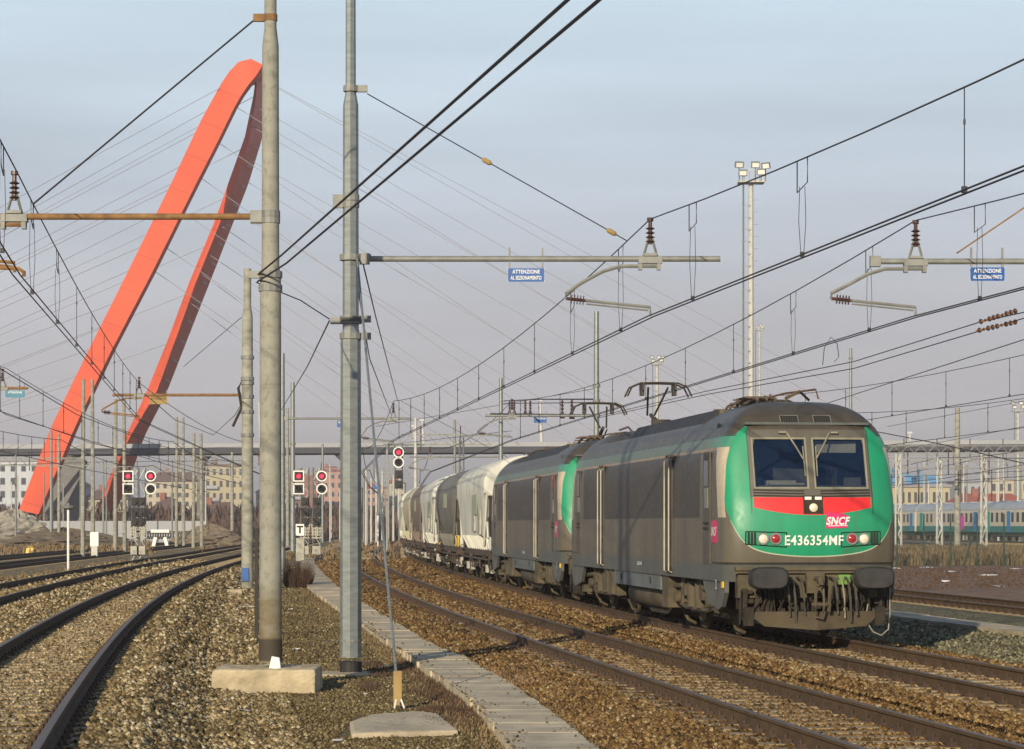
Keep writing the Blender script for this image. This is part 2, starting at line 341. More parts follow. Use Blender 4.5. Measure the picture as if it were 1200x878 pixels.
def clI(cx,cy,o,ys): return (np.abs(np.abs(o)-.75)>.12)&((np.mod(ys,.6)>.22)|(rng.random(len(ys))<.45))
stones('ballast_stones',int(34000*SN),16,110,tooff(-1.2,1.2),zbed(.105),XL,M['st_L'],size=(.012,.026),clear=clI)
def offG(u,y):
    xl=np.interp(y,np.linspace(10,135,80),[XL(t)+2.5 for t in np.linspace(10,135,80)]); xa=np.interp(y,np.linspace(10,135,80),[XA(t)-1.7 for t in np.linspace(10,135,80)])
    return xl+(xa-xl)*u
stones('gravel_stones',int(110000*SN),19,130,offG,zbed(-.255),lambda y:0.0,M['st_G'],size=(.009,.024),clear=clG,rust=False)
stones('gravel_stones',int(16000*SN),36,75,tooff(5.9,9.4),zbed(-.2),XA,M['st_R'],size=(.02,.04))
# ---------------------------------------------------------------- tracks
def make_track(fx,z,y0,y1,label,group,nsl=100,sl0=None,dy=.6):
    t=thing('railway_track',label,'track',pt(fx,max(y0,30),0,z-.2),0,group)
    prof=[(-.07,-.165),(.07,-.165),(.07,-.15),(.01,-.125),(.01,-.045),(.036,-.036),(.036,-.004),(.03,0),(-.03,0),(-.036,-.004),(-.036,-.036),(-.01,-.045),(-.01,-.125),(-.07,-.15)]
    for s in(-1,1):
        mb=MB(); ys=ysteps(y0,y1); mb.loft([[pt(fx,y,s*.752+o,z+dz) for o,dz in prof] for y in ys])
        n=len(prof)
        for i in range(len(mb.f)):
            if i%n in(6,7,8) and i<len(mb.f)-2: mb.m[i]=1
        mb.build('rail',[M['rail_side'],M['rail_top']],t,fixn=True)
    sm=None; y=sl0 if sl0 else y0; far=MB(); k=0
    def sleeper_geo(mb,c,rz):
        R=Matrix.Rotation(rz,3,'Z'); sub=MB(); sub.box((0,0,-.26),(2.5,.24,.2),top=.93)
        for s in(-1,1):
            for q in(-1,1): sub.box((s*.752+q*.115,0,-.14),(.1,.13,.055),mi=1,top=.7); sub.cyl((s*.752+q*.12,0,-.12),(s*.752+q*.12,0,-.075),.02,n=5,mi=1)
        for v_ in sub.v: pass
        o=len(mb.v); mb.v+=[tuple(R@Vector(v)+c) for v in sub.v]; mb.f+=[tuple(i+o for i in q) for q in sub.f]; mb.m+=sub.m
    while y<min(y1,260):
        c=pt(fx,y,0,z); h=heading(fx,y); rz=-math.atan(h)
        if k<nsl:
            if sm is None:
                mb=MB(); sleeper_geo(mb,Vector((0,0,0)),0); ob=mb.build('sleeper',[M['sleeper'],M['clip']],t,local=True)
                sm=ob.data
            else:
                ob=bpy.data.objects.new('sleeper',sm); COL.objects.link(ob); ob.parent=t
            ob.location=c-t.location; ob.rotation_euler=(0,0,rz)
        else: sleeper_geo(far,c,rz)
        k+=1; y+=dy
    if far.v: struct(far.build('sleepers',[M['sleeper'],M['clip']],t,fixn=False),'stuff')
    return t
make_track(XA,ZA,4,400,'empty rusty track running just left of the train beside the concrete path','yard tracks',sl0=16.2)
make_track(XT,ZT,6,400,'rusty track that the green and grey train stands on','yard tracks',sl0=24)
make_track(XL,ZL,4,560,'curving dark-sided track in the left foreground nearest the big masts','yard tracks',sl0=15)
make_track(XL2,ZL,10,560,'curving dark track second from the masts on the left side','yard tracks',sl0=40)
make_track(XL3,.15,60,560,'distant track beyond the box-topped short white post on the left','yard tracks',nsl=60,sl0=100)
make_track(XL4,.15,80,560,'farthest distant track at the left edge in front of the red arch foot','yard tracks',nsl=40,sl0=130)
make_track(XR,ZR,20,400,'brown track to the right of the train in front of the reddish soil','yard tracks',sl0=48)
# ---------------------------------------------------------------- concrete path between the track groups
Rr=[(705,878),(607,806),(540,767),(513,761-3),(425,706),(398,689),(380,673),(369,660),(368,655),(376,650),(388,643.5),(402,638)]
Lr=[(604,878),(551,817),(500,783),(470,760),(380,701),(362,688),(354,675),(351.5,662),(354,654),(364,648),(377,642),(392,637)]
def res(P,n):
    P=[U(a,b,-.12) for a,b in P]; d=[0]
    for a,b in zip(P[:-1],P[1:]): d.append(d[-1]+(b-a).length)
    out=[]
    for t in list(np.linspace(0,62,100))+list(np.linspace(62,d[-1],40))[1:]: out.append(Vector([float(np.interp(t,d,[p[i] for p in P])) for i in range(3)]))
    return out
path=thing('concrete_path','pale concrete slab path curving between the masts and the empty track','path',U(650,878,-.27)*1.0)
A_=res(Rr,100); B_=res(Lr,100); prev=None; tilt=random.Random(3)
A_=[A_[0]+(A_[0]-A_[1])*12]+A_; B_=[B_[0]+(B_[0]-B_[1])*12]+B_
far_s=MB()
for i in range(0,len(A_)-1):
    g=.004; a0,a1,b0,b1=A_[i],A_[i+1],B_[i],B_[i+1]; dz=tilt.uniform(-.006,.006); dz2=dz+tilt.uniform(-.003,.003); jx=Vector((tilt.uniform(-.02,.02),0,0)); a0,a1,b0,b1=a0+jx,a1+jx,b0+jx,b1+jx
    a0=a0.lerp(a1,g/max(.02,(a1-a0).length)); b0=b0.lerp(b1,g/max(.02,(b1-b0).length))
    T_=[(a0+Vector((0,0,dz))),(a1+Vector((0,0,dz2))),(b1+Vector((0,0,dz2))),(b0+Vector((0,0,dz)))]
    mb=MB() if i<100 else far_s; mb.loft([[Vector((p.x,p.y,-.3)) for p in T_],T_])
    if i<100: mb.build('slab',M['slab'],path)
struct(far_s.build('slabs',M['slab'],path),'stuff')
pe=np.array([((a+b)/2)[:2] for a,b in zip(A_,B_)][1:]); wid=[(a-b).length/2 for a,b in zip(A_,B_)][1:]
o_=np.argsort(pe[:,1]); pxs=lambda y:float(np.interp(y,pe[o_,1],pe[o_,0]))
stones('spilled_gravel',500,23,60,lambda u,y:(np.sign(u-.5)*(.42-.30*np.abs(2*((u*7)%1)-1)**3)),zbed(-.115),pxs,M['st_G'],size=(.008,.02),rust=False)
duct=thing('cable_duct','long low concrete cable duct lying between the train and the brown track','cable duct',pt(XA,45,9.7,-.25))
y=24; k=0
while y<120:
    y2=y+2.0; k+=1; z=-.09+tilt.uniform(-.01,.01)
    Q=[pt(XA,y+.015,9.35,0),pt(XA,y+.015,10.25,0),pt(XA,y2,10.25,0),pt(XA,y2,9.35,0)]
    mb=MB(); mb.loft([[Vector((p.x,p.y,-.3)) for p in Q],[Vector((p.x,p.y,z)) for p in Q]]); mb.build('lid',M['slab'],duct); y=y2
# ---------------------------------------------------------------- locomotive (local x forward, y = picture right, z up, nose at x=0, rail top at z=0)
LL=17.9
COLW=[(0,0),(.048,0),(.20,.003),(.35,.008),(.65,.025),(.965,.05),(1.04,.062),(1.18,.09),(1.30,.135),(1.38,.19),(1.43,.27),(1.46,.42),(1.46,.9)]
ZT_=[(.98,1.0),(1.3,1.0),(2.7,1.0),(3.0,.992),(3.2,.972),(3.4,.92),(3.55,.86),(3.7,.775),(3.82,.68),(3.92,.56),(3.99,.42),(4.02,.30)]
FT=[(.98,.18),(1.3,.06),(1.5,.02),(1.8,0),(2.2,.05),(2.37,.09),(2.5,.14),(3.0,.30),(3.5,.46),(3.62,.54),(3.75,.66),(3.86,.84),(3.95,1.08),(4.0,1.4),(4.02,1.7)]
wz=lambda z:float(np.interp(z,[a for a,_ in ZT_],[b for _,b in ZT_]))
fz=lambda z:float(np.interp(z,[a for a,_ in FT],[b for _,b in FT]))
cw=lambda w:float(np.interp(abs(w),[a for a,_ in COLW],[b for _,b in COLW]))
def nose(w,z,out=0.0):   # point on the front surface, w in metres (true lateral)
    k=wz(z); u=min(abs(w)/k,1.459); return Vector((-(fz(z)+cw(u))+out, w, z))
def livery():
    m,nt,p=newmat('grimy_locomotive_livery',.42)
    t=nt.nodes.new('ShaderNodeTexCoord'); s=nt.nodes.new('ShaderNodeSeparateXYZ'); nt.links.new(t.outputs['Object'],s.inputs[0])
    b=E(s.outputs[0])*-1.0; y=E(s.outputs[1]); z=E(s.outputs[2]); ay=y.ab(); bb=b.mn(LL-b)
    bback=(z-2.0)*.21+.27; bback=bback.mxx(.24)
    zlow=ay*ay*.10+1.405+E.op('POWER',ay*(1/1.46),8)*.75
    ztop=3.80-(ay-1.0)*.95
    dirt=noise(1.3,5,obj=True,stretch=(1,1,.35)); fine=noise(9,4,obj=True)
    grey=mixc(dirt,(.145,.130,.098),(.065,.054,.038))
    roofc=mixc(dirt,(.085,.072,.052),(.036,.030,.022))
    col=grey
    col=mixc(z.lt(1.27),col,mixc(dirt,(.10,.108,.10),(.055,.058,.053)))
    col=mixc(z.gt(3.4,.02),col,roofc)
    # upper pale green-grey band
    band=z.gt(3.215)*z.lt(3.415,.02); col=mixc(band,col,mixc((bb.lt(1.3,1.3))*.7+.06+dirt*.12,(.10,.11,.085),(.05,.26,.17)))
    col=mixc(z.gt(3.395,.004)*z.lt(3.412,.004)*bb.gt(.5),col,(.015,.015,.015))
    # dark window-like panel band on the side
    side=ay.gt(1.3)
    col=mixc(side*z.gt(2.04)*z.lt(3.16)*bb.gt(2.25),col,mixc(dirt,(.05,.042,.030),(.022,.018,.013)))
    cream=mixc(fine,(.50,.44,.33),(.36,.29,.20))
    col=mixc(side*z.gt(3.165)*z.lt(3.21)*bb.gt(.5),col,mixc(dirt,(.34,.25,.15),(.16,.11,.07)))
    col=mixc(side*z.gt(2.04)*z.lt(3.21)*bb.gt(bback)*bb.lt(bback+.42),col,cream)
    green=mixc((dirt*1.5-.3).mxx(0).mn(1),(.005,.285,.135),(.014,.20,.10)); green=mixc(((noise(2.2,5,obj=True,stretch=(1,1,.25))-.6)*5).mxx(0).mn(.4),green,(.06,.10,.06))
    G=bb.lt(bback)*z.gt(zlow)*z.lt(ztop); 
    edge=bb.lt(bback+.02)*z.gt(zlow-.018)*z.lt(2.0)
    col=mixc(edge*ay.lt(1.42),col,(.42,.46,.34))
    col=mixc(G,col,green)
    S=ay.lt(1.115-z*.032)*z.gt(2.37)*bb.lt(1.0); col=mixc(S,col,mixc(dirt,(.13,.12,.095),(.07,.062,.05)))
    zr=ay*ay*.13+2.08; red=ay.lt(.985)*z.lt(2.37)*z.gt(zr)*bb.lt(.6); col=mixc(red,col,(.66,.018,.02))
    seam=(b-1.98).ab().lt(.012,.006)+(b-1.22).ab().lt(.012,.006); col=mixc((seam*side*z.gt(1.2)*z.lt(3.2)).mn(1),col,(.02,.02,.018))
    ps=E.op('FRACT',b*(1/1.31)+.2).lt(.012,.006)*side*z.gt(1.27)*z.lt(3.16)*bb.gt(2.2); col=mixc(ps*.75,col,(.012,.011,.009)); rv=(E.op('FRACT',b*9.0)-.5).ab().lt(.13,.1)*((z-2.075).ab().lt(.010,.006)+(z-1.315).ab().lt(.010,.006)).mn(1)*side*bb.gt(1.9); col=mixc(rv*.55,col,(.015,.013,.010)); lv=E.op('FRACT',z*14.0).lt(.35,.1)*side*z.gt(2.6)*z.lt(3.1)*(E.op('FRACT',b*(1/2.62)).lt(.5,.01))*bb.gt(6.0); col=mixc(lv*.6,col,(.012,.010,.008))
    hood=z.gt(3.5,.02)*(ay.lt(1.0)+z.gt(ztop)).mn(1); col=mixc(hood,col,roofc)
    col=mixc((z.gt(1.262)*z.lt(1.30)*bb.lt(1.2)).mn(1)*.85,col,(.012,.012,.01)); col=mixc((ay-(1.118-z*.032)).ab().lt(.010)*z.gt(2.37)*z.lt(3.5)*bb.lt(.7)*.8 if False else ((ay-1.02).ab().lt(.010,.006)*z.gt(2.1)*z.lt(3.5)*bb.lt(.6))*.7,col,(.012,.02,.015))
    streak=noise(5,4,obj=True,stretch=(1,1,.12))
    n=nt.nodes.new('ShaderNodeVectorMath'); n.operation='SCALE'; nt.links.new(col.k,n.inputs[0]); nt.links.new((streak*.5+.75).k,n.inputs[3])
    setcol(nt,p,E(n.outputs[0])); nt.links.new((fine*.3+.3).k,p.inputs['Roughness']); return m
M['livery']=livery()
def glassmat(name,tint,alpha):
    m,nt,p=newmat(name,.03); setcol(nt,p,tint); p.inputs['Alpha'].default_value=alpha; p.inputs['Specular IOR Level'].default_value=.9; return m
M['wind']=glassmat('windscreen_glass',(.006,.020,.06),.5)
M['sideglass']=glassmat('side_glass',(.02,.022,.025),.95)
M['gframe']=mat('window_rubber',(.22,.21,.15),.6,amt=.2,scale=4)
M['cabin']=mat('cab_interior',(.09,.10,.10),.8,amt=.2)
M['skin']=mat('skin',(.45,.23,.17),.6,amt=.05); M['shirt']=mat('shirt',(.15,.17,.25),.8,amt=.1); M['hair']=mat('hair',(.03,.02,.015),.8,amt=.1)
M['lampglass']=emit('warm_headlamp',(1,.85,.55),.12,(.62,.56,.42))
M['redlens']=mat('red_lens',(.30,.025,.03),.15,amt=.15)
M['magenta']=mat('magenta_plate',(.55,.02,.13),.4,amt=.2,scale=3)
M['hose']=mat('brake_hose',(.05,.045,.035),.6,amt=.3)
M['hosel']=mat('pale_cable',(.25,.23,.17),.6,amt=.2)
M['mesh']=mat('roof_louvre',(.02,.02,.022),.7,amt=.4)
M['copper']=mat('roof_brown_pipe',(.10,.065,.04),.6,amt=.3)
def make_loco(front_up,label,loc,rz):
    t=thing('electric_locomotive',label,'locomotive',loc,rz,'locomotives heading the train')
    # body shell: horizontal loops, both ends shaped; windscreen openings cut out
    zs=[.98,1.1,1.3,1.4,1.5,1.65,1.8,2.0,2.2,2.37,2.53,2.62,2.8,3.0,3.2,3.35,3.45,3.55,3.62,3.72]
    nf=len(COLW)
    def loop(z):
        k=wz(z); f=fz(z); half=[(f+c,w*k) for w,c in COLW]
        fr=[(-b,-w) for b,w in half[::-1]]+[(-b,w) for b,w in half[1:]]
        mid=[(-b,1.46*k) for b in np.linspace(2.5,LL-2.5,8)]
        rear=[(-LL-x,w) for x,w in fr]
        L_=fr+mid+[(x,-w) for x,w in rear]+[(x,-w) for x,w in mid[::-1]]
        return [Vector((x,y,z)) for x,y in L_]
    rings=[loop(z) for z in zs]; n=len(rings[0]); mb=MB(); P=[p for r in rings for p in r]; fs=[]
    for i in range(len(zs)-1):
        for k in range(n):
            a,b=P[i*n+k],P[i*n+(k+1)%n]; zc=(zs[i]+zs[i+1])/2; wc=abs((a.y+b.y)/2)/wz(zc); xc=(a.x+b.x)/2
            if 2.54<zc<3.34 and .05<wc<.96 and xc>-1.0 : continue
            fs.append((i*n+k,i*n+(k+1)%n,(i+1)*n+(k+1)%n,(i+1)*n+k))
    fs+=[tuple(range(n))[::-1],tuple(range((len(zs)-1)*n,len(zs)*n))]
    mb.add(P,fs); body=mb.build('body',M['livery'],t,local=True,auto=38,fixn=False)
    # cab hoods
    for e in(0,1):
        zz=[3.72,3.78,3.84,3.9,3.95,3.985,4.005,4.02]; R=[]
        for z in zz:
            k=wz(z); f=fz(z); half=[(f+c*max(0,1-(z-3.7)*2),w*k) for w,c in COLW[:-1]]
            bk=3.5-(z-3.72)*2.2
            pl=[(-b,-w) for b,w in half[::-1]]+[(-b,w) for b,w in half[1:]]+[(-bk,1.46*k),(-bk,0),(-bk,-1.46*k)]
            if e: pl=[(-LL-x,-w) for x,w in pl]
            R.append([Vector((x,y,z)) for x,y in pl])
        mb=MB(); mb.loft(R); mb.build('cab_roof_hood',M['livery'],t,local=True,auto=50)
        # vents in hood front
        if e==0:
            for s in(-1,1):
                mb=MB()
                for q in range(7):
                    w=s*.28+(-.12+q*.04); a=nose(w,3.60,.012); c=nose(w,3.73,.012); mb.loft([[a+Vector((0,-.012,0)),a+Vector((0,.012,0)),c+Vector((0,.012,0)),c+Vector((0,-.012,0))],[a+Vector((-.05,-.012,0)),a+Vector((-.05,.012,0)),c+Vector((-.05,.012,0)),c+Vector((-.05,-.012,0))]],mi=0)
                for (w0,w1,z0,z1) in((-.15,.15,3.585,3.595),(-.15,.15,3.735,3.745),(-.155,-.145,3.585,3.745),(.145,.155,3.585,3.745)):
                    q=[nose(s*.28+w0,z0,.02),nose(s*.28+w1,z0,.02),nose(s*.28+w1,z1,.02),nose(s*.28+w0,z1,.02)]; mb.loft([q,[p+Vector((-.04,0,0)) for p in q]],mi=1)
                mb.build('vent_grille',[M['black'],M['galv_d']],t,local=True)
    # windscreens
    for s in(-1,1):
        mb=MB(); ww=np.linspace(.05,.962,6); zz=np.linspace(2.53,3.35,5)
        g=[[nose(s*w,z,-.015) for w in ww] for z in zz]
        g2=[[p+Vector((-.02,0,0)) for p in r] for r in g]
        mb.loft(g,caps=False,closed=False); pane=mb.build('windscreen',M['wind'],t,local=True,smooth=True)
        mb=MB()
        def bar(a,b,wd,zd):
            q=[nose(s*a[0],a[1],.016),nose(s*b[0],b[1],.016)]
            d=Vector((0,wd,zd)); q2=[q[0]+d,q[1]+d]; o=Vector((-.045,0,0))
            mb.loft([[q[0],q[0]+d,q[0]+d+o,q[0]+o],[q[1],q[1]+d,q[1]+d+o,q[1]+o]])
        bar((.045,2.52),(.045,3.36),s*.03,0); bar((.935,2.52),(.935,3.36),s*.03,0)
        for z,dz in((2.51,.03),(3.335,.03)):
            for a,b in((.045,.35),(.35,.65),(.65,.96)): bar((a,z),(b,z),0,dz)
        mb.build('frame',M['gframe'],pane,local=True)
        # wiper
        mb=MB(); a=nose(s*.36,3.44,.03); c=nose(s*.12 if s<0 else .09,3.0,.06); mb.tube([a,a.lerp(c,.5)+Vector((.03,0,0)),c],.014,5); mb.tube([nose(s*.11,3.22,.04),nose(s*.10,2.72,.04)],.012,4); mb.box(tuple(a+Vector((.01,s*.08,.01))),(.05,.12,.03),mi=0)
        mb.build('wiper',[M['gframe']] if True else 0,t,local=True)
    # cab interior and far wall
    mb=MB(); mb.box((-1.75,0,2.9),(.05,2.5,1.5)); mb.box((-1.1,0,2.15),(1.5,2.5,.05)); mb.box((-.62,0,2.42),(.5,2.2,.3)); mb.box((-1.3,.45,2.65),(.15,.5,.7),mi=1); mb.box((-1.15,0,3.6),(1.3,2.1,.04)); mb.build('cab_interior',[M['cabin'],M['black']],t,local=True)
    mb=MB(); mb.box((-.62,.5,3.22),(.02,.72,.2)); mb.build('sun_blind',M['hop_lg0'],t,local=True)
    mb=MB(); mb.box((-1.0,-.35,2.55),(.3,.5,.22)); mb.box((-.72,-.3,2.60),(.12,.6,.03)); mb.build('driving_desk',M['hop_lg0'],t,local=True)
    # grille lines under screens, lamp module, number, plates
    for s in(-1,1):
        mb=MB()
        for z in(2.385,2.43,2.475):
            for a,b in((.14,.4),(.4,.7),(.7,.98)):
                q=[nose(s*a,z-.012+a*.02,.012),nose(s*b,z-.012+b*.02,.012)]; u=Vector((0,0,.02)); o=Vector((-.03,0,0))
                mb.loft([[q[0],q[0]+u,q[0]+u+o,q[0]+o],[q[1],q[1]+u,q[1]+u+o,q[1]+o]])
        mb.build('air_slots',M['black'],t,local=True)
    mb=MB(); q=[nose(-.165,2.10,.014),nose(.165,2.10,.014),nose(.165,2.40,.014),nose(-.165,2.40,.014)]; mb.loft([[p+Vector((-.08,0,0)) for p in q],q]); lm=mb.build('lamp_panel',M['under'],t,local=True)
    mb=MB(); mb.lathe([(.0,0),(.07,0),(.07,.02),(.05,.035),(0,.045)],(nose(0,2.2).x+.0,0,2.2),14,axis='x'); mb.build('headlight',M['lampglass'],lm,local=True,auto=40)
    for s in(-1,1):
        mb=MB(); mb.box((nose(0,2.36).x+.018,s*.085,2.355),(.03,.11,.05)); mb.build('marker_light',M['whitep'],lm,local=True)
    for s in(-1,1):
        mb=MB(); q=[nose(s*a,z,.008) for a,z in((.46,1.555),(.46,1.79),(1.13,1.81),(1.13,1.60))]
        mb.loft([[p+Vector((-.05,0,0)) for p in q],q]); hs=mb.build('light_housing',M['green2'],t,local=True)
        mb=MB()
        for (a0,z0),(a1,z1) in zip(((.46,1.555),(.46,1.79),(1.13,1.81),(1.13,1.60)),((.46,1.79),(1.13,1.81),(1.13,1.60),(.46,1.555))): mb.tube([nose(s*a0,z0,.014),nose(s*(a0+a1)/2,(z0+z1)/2,.014),nose(s*a1,z1,.014)],.008,4)
        for w in(.98,1.03,1.08): mb.box(tuple(nose(s*w,1.70,.012)),(.03,.028,.19))
        mb.build('bezel',M['black'],hs,local=True)
        for w,mm,nm in((.64,'redlens','tail_lamp'),(.845,'lampglass','headlight')):
            mb=MB(); c=nose(s*w,1.69,0); mb.lathe([(0,-.03),(.083,-.03),(.083,.018),(.065,.035),(0,.045)],tuple(c),14,axis='x'); lo=mb.build(nm,M[mm],hs,local=True,auto=40)
            mb=MB(); mb.lathe([(.082,-.03),(.1,-.03),(.1,.028),(.082,.028)],tuple(c),14,axis='x'); mb.build('lamp_ring',M['galv'],hs,local=True)
        # amber/white marker next to the grille
    def nose_text(txt,size,wc,zc,m,name,out=.02,par=t,bold=.012,sx=1.0,shear=0):
        vs,fs=text_mesh(txt,size,sx,bold); mb=MB(); mb.add([nose(wc+x+y*shear,zc+y,out) for x,y in vs],fs); return mb.build(name,m,par,local=True,fixn=False)
    nose_text('E436354MF',.225,0.0,1.655,M['whitep'],'number_lettering',bold=.0045,sx=.885)
    q=[(.20,1.86),(.56,1.87),(.60,2.06),(.50,2.10),(.22,2.13)]; Q=[nose(a,z,.012) for a,z in q]; mb=MB(); mb.loft([[p+Vector((-.02,0,0)) for p in Q],Q]); pl=mb.build('railway_logo_plate',M['magenta'],t,local=True)
    nose_text('SNCF',.18,.405,1.975,M['whitep'],'logo_lettering',.024,pl,.006,.85,.25)
    for zz in(1.905,):
        mb=MB(); mb.add([nose(.24,zz-.012,.022),nose(.57,zz-.004,.022),nose(.57,zz+.006,.022),nose(.24,zz,.022)],[(0,1,2,3)]); mb.build('logo_underline',M['whitep'],pl,local=True,fixn=False)
    for sy in(-1,):
        mb=MB(); y0=sy*1.463; q=[(-1.20,1.62),(-.78,1.62),(-.74,1.86),(-.86,2.0),(-1.20,1.98)]; mb.prism(q,'y',y0-.006,y0+.01); pl=mb.build('railway_logo_plate',M['magenta'],t,local=True)
        vs,fs=text_mesh('SNCF',.2,.8,.006); mb=MB(); mb.add([(-.98+x+.2*y,y0-.012,1.80+y) for x,y in vs],fs); mb.build('logo_lettering',M['whitep'],pl,local=True,fixn=False)
        vs,fs=text_mesh('E 436 354 MF',.10,.9,.003); mb=MB(); mb.add([(-8.2+x,y0-.012,1.16+y) for x,y in vs],fs); mb.build('number_lettering',M['whitep'],t,local=True,fixn=False)
        vs,fs=text_mesh('2',.22,.7,.006); mb=MB(); mb.add([(-.75+x,y0-.02,.92+y) for x,y in vs],fs); mb.build('end_number',M['whitep'],t,local=True,fixn=False)
        mb=MB(); mb.box((-.42,-1.44,.93),(.12,.03,.1)); mb.build('warning_plate',M['yellow'],t,local=True)
    # side: doors slots with handrails, cab doors, steps
    for sy in(-1,1):
        for b in(5.0,LL-5.0):
            mb=MB(); mb.box((-b,sy*1.462,2.12),(.46,.02,2.0),mi=0); mb.box((-b,sy*1.47,3.17),(.62,.05,.05),mi=1)
            d=mb.build('side_door',[M['side_d'],M['copper']],t,local=True)
            for q in(-.22,.22):
                mb=MB(); mb.tube([(-b+q,sy*1.47,1.05),(-b+q,sy*1.53,1.08),(-b+q,sy*1.53,3.08),(-b+q,sy*1.47,3.12)],.017,5); mb.build('handrail',M['hand'],d,local=True)
            mb=MB(); mb.box((-b,sy*1.48,1.1),(.34,.05,.12)); mb.box((-b,sy*1.478,1.6),(.12,.05,.05)); mb.build('step',M['under'],d,local=True)
        for b in(1.60,LL-1.60):
            mb=MB(); mb.box((-b,sy*1.464,2.2),(.56,.02,1.9),mi=0); d=mb.build('cab_door',M['side_d'],t,local=True)
            mb=MB(); mb.box((-b,sy*1.474,2.85),(.36,.02,.55)); mb.build('door_window',M['sideglass'],d,local=True)
            mb=MB(); mb.box((-b,sy*1.474,2.37),(.3,.02,.34)); mb.build('door_panel',M['galv_d'],d,local=True)
            for zz in(1.86,1.95):
                mb=MB(); mb.box((-b,sy*1.475,zz),(.4,.04,.035)); mb.build('grab_slot',M['black'],d,local=True)
    # corner skirt, underframe side, buffer beam
    for e in(0,1):
        X=(lambda x: x) if e==0 else (lambda x:-LL-x)
        for s in(-1,1):
            mb=MB(); mb.prism([(X(-.30),.99),(X(-2.15),.99),(X(-1.75),.62),(X(-.85),.50),(X(-.55),.56),(X(-.30),.80)],'y',s*1.36,s*1.43); mb.build('corner_skirt',M['skirt'],t,local=True)
        mb=MB(); mb.box((X(-.22),0,.93),(.22,2.5,.42)); mb.box((X(-.10),0,1.20),(.16,2.6,.06)); mb.box((X(-.05),0,1.14),(.04,2.7,.03)); bbm=mb.build('buffer_beam',M['under_l'],t,local=True)
        for s in(-1,1):
            mb=MB(); x0=X(-.1); x1=X(.62); d=1 if e==0 else -1
            mb.cyl((X(-.1),s*.875,1.06),(X(.42),s*.875,1.06),.13,.11,12); mb.build('buffer_shank',M['under'],t,local=True)
            mb=MB(); R=[]
            for dx,k in((.34,.55),(.38,.96),(.50,1.0),(.58,.97),(.62,.85)):
                ring=[]
                for q in range(20):
                    a=2*math.pi*q/20; cx=math.cos(a); sz=math.sin(a); sg=lambda v:(1 if v>=0 else -1)
                    ring.append(Vector((X(dx),s*.875+.33*k*sg(cx)*abs(cx)**.55,1.055+.185*k*sg(sz)*abs(sz)**.6)))
                R.append(ring)
            mb.loft(R); mb.build('buffer_head',M['bufhead'],t,local=True,auto=40)
        mb=MB(); mb.loft([[Vector((X(.0),-1.15,.50)),Vector((X(.18),0,.50)),Vector((X(.0),1.15,.50)),Vector((X(-.04),1.15,.50)),Vector((X(.12),0,.50)),Vector((X(-.04),-1.15,.50))],
                  [Vector((X(.10),-.85,.26)),Vector((X(.28),0,.20)),Vector((X(.10),.85,.26)),Vector((X(.06),.85,.26)),Vector((X(.22),0,.20)),Vector((X(.06),-.85,.26))]]); mb.build('snow_plough',M['plough'],t,local=True)
        for s in(-1,1): mb=MB(); mb.box((X(-.08),s*.75,.62),(.1,.12,.4)); mb.box((X(-.3),s*1.15,.70),(.5,.08,.35)); mb.box((X(.02),s*1.1,.42),(.08,.16,.3),ry=.2); mb.tube([(X(.0),s*1.22,.85),(X(.05),s*1.25,.3)],.015,4); mb.tube([(X(.0),s*1.12,.85),(X(.05),s*1.15,.3)],.015,4); mb.tube([(X(.02),s*1.1,.5),(X(.02),s*1.27,.5)],.015,4); mb.build('plough_bracket',M['under'],t,local=True)
        mb=MB(); mb.box((X(.05),0,.97),(.12,.30,.34)); mb.tube([(X(.08),0,1.04),(X(.42),0,1.03),(X(.5),0,.95),(X(.40),0,.88)],.045,6); mb.tube([(X(.35),-.06,1.0),(X(.40),-.07,.6),(X(.32),-.05,.42),(X(.36),.05,.4),(X(.40),.07,.6),(X(.35),.06,1.0)],.024,5); mb.cyl((X(.37),-.13,.62),(X(.37),.13,.62),.035,n=6); mb.tube([(X(.3),.2,1.0),(X(.34),.16,.5)],.03,5); mb.build('coupling_hook',M['under_l'],t,local=True)
        rr=random.Random(5+e)
        for w,dz,mm in((-.52,.52,'hose'),(-.42,.62,'hose'),(-.27,.5,'hose'),(.28,.48,'hose'),(.40,.55,'hosel'),(.50,.62,'hose'),(.60,.5,'hose')):
            mb=MB(); mb.tube([(X(-.1),w,1.05),(X(.14),w,1.05),(X(.22),w+.02,.98),(X(.24),w+.05,.7),(X(.2),w+.07,1.0-dz-.05),(X(.1),w+.1,1.0-dz),(X(-.02),w+.11,1.1-dz)],.022 if mm=='hose' else .014,6); mb.build('brake_hose',M[mm],t,local=True)
        mb=MB(); mb.tube([(X(.02),.9,.62),(X(.02),.86,.35),(X(.04),.98,.16),(X(.04),1.12,.10),(X(.04),1.24,.2),(X(.02),1.27,.45),(X(.02),1.27,.9)],.012,5); mb.build('hanging_cable',M['hosel'],t,local=True)
        mb=MB(); mb.box((X(.0),.50,1.02),(.1,.2,.16)); mb.cyl((X(.04),.45,1.03),(X(.08),.45,1.03),.04,n=8); mb.build('socket_box',M['greenbox'],t,local=True)
        mb=MB()
        for k in range(60):
            w=rr.uniform(-1.15,1.15); z=rr.uniform(.40,.98); mb.box((X(-.12+rr.uniform(-.08,.06)),w,z),(rr.uniform(.04,.12),rr.uniform(.04,.16),rr.uniform(.05,.2)))
        for k in range(16):
            w=rr.uniform(-1.1,1.1); mb.tube([(X(-.05),w,.9),(X(.04),w+rr.uniform(-.05,.05),.7),(X(-.03),w+rr.uniform(-.2,.2),.45)],.014,4)
        mb.build('pipework',M['under'],t,local=True)
    # dark frame inside, bogies
    mb=MB(); mb.box((-LL/2,0,.86),(LL-1.4,2.3,.26)); mb.build('underframe',M['under'],t,local=True)
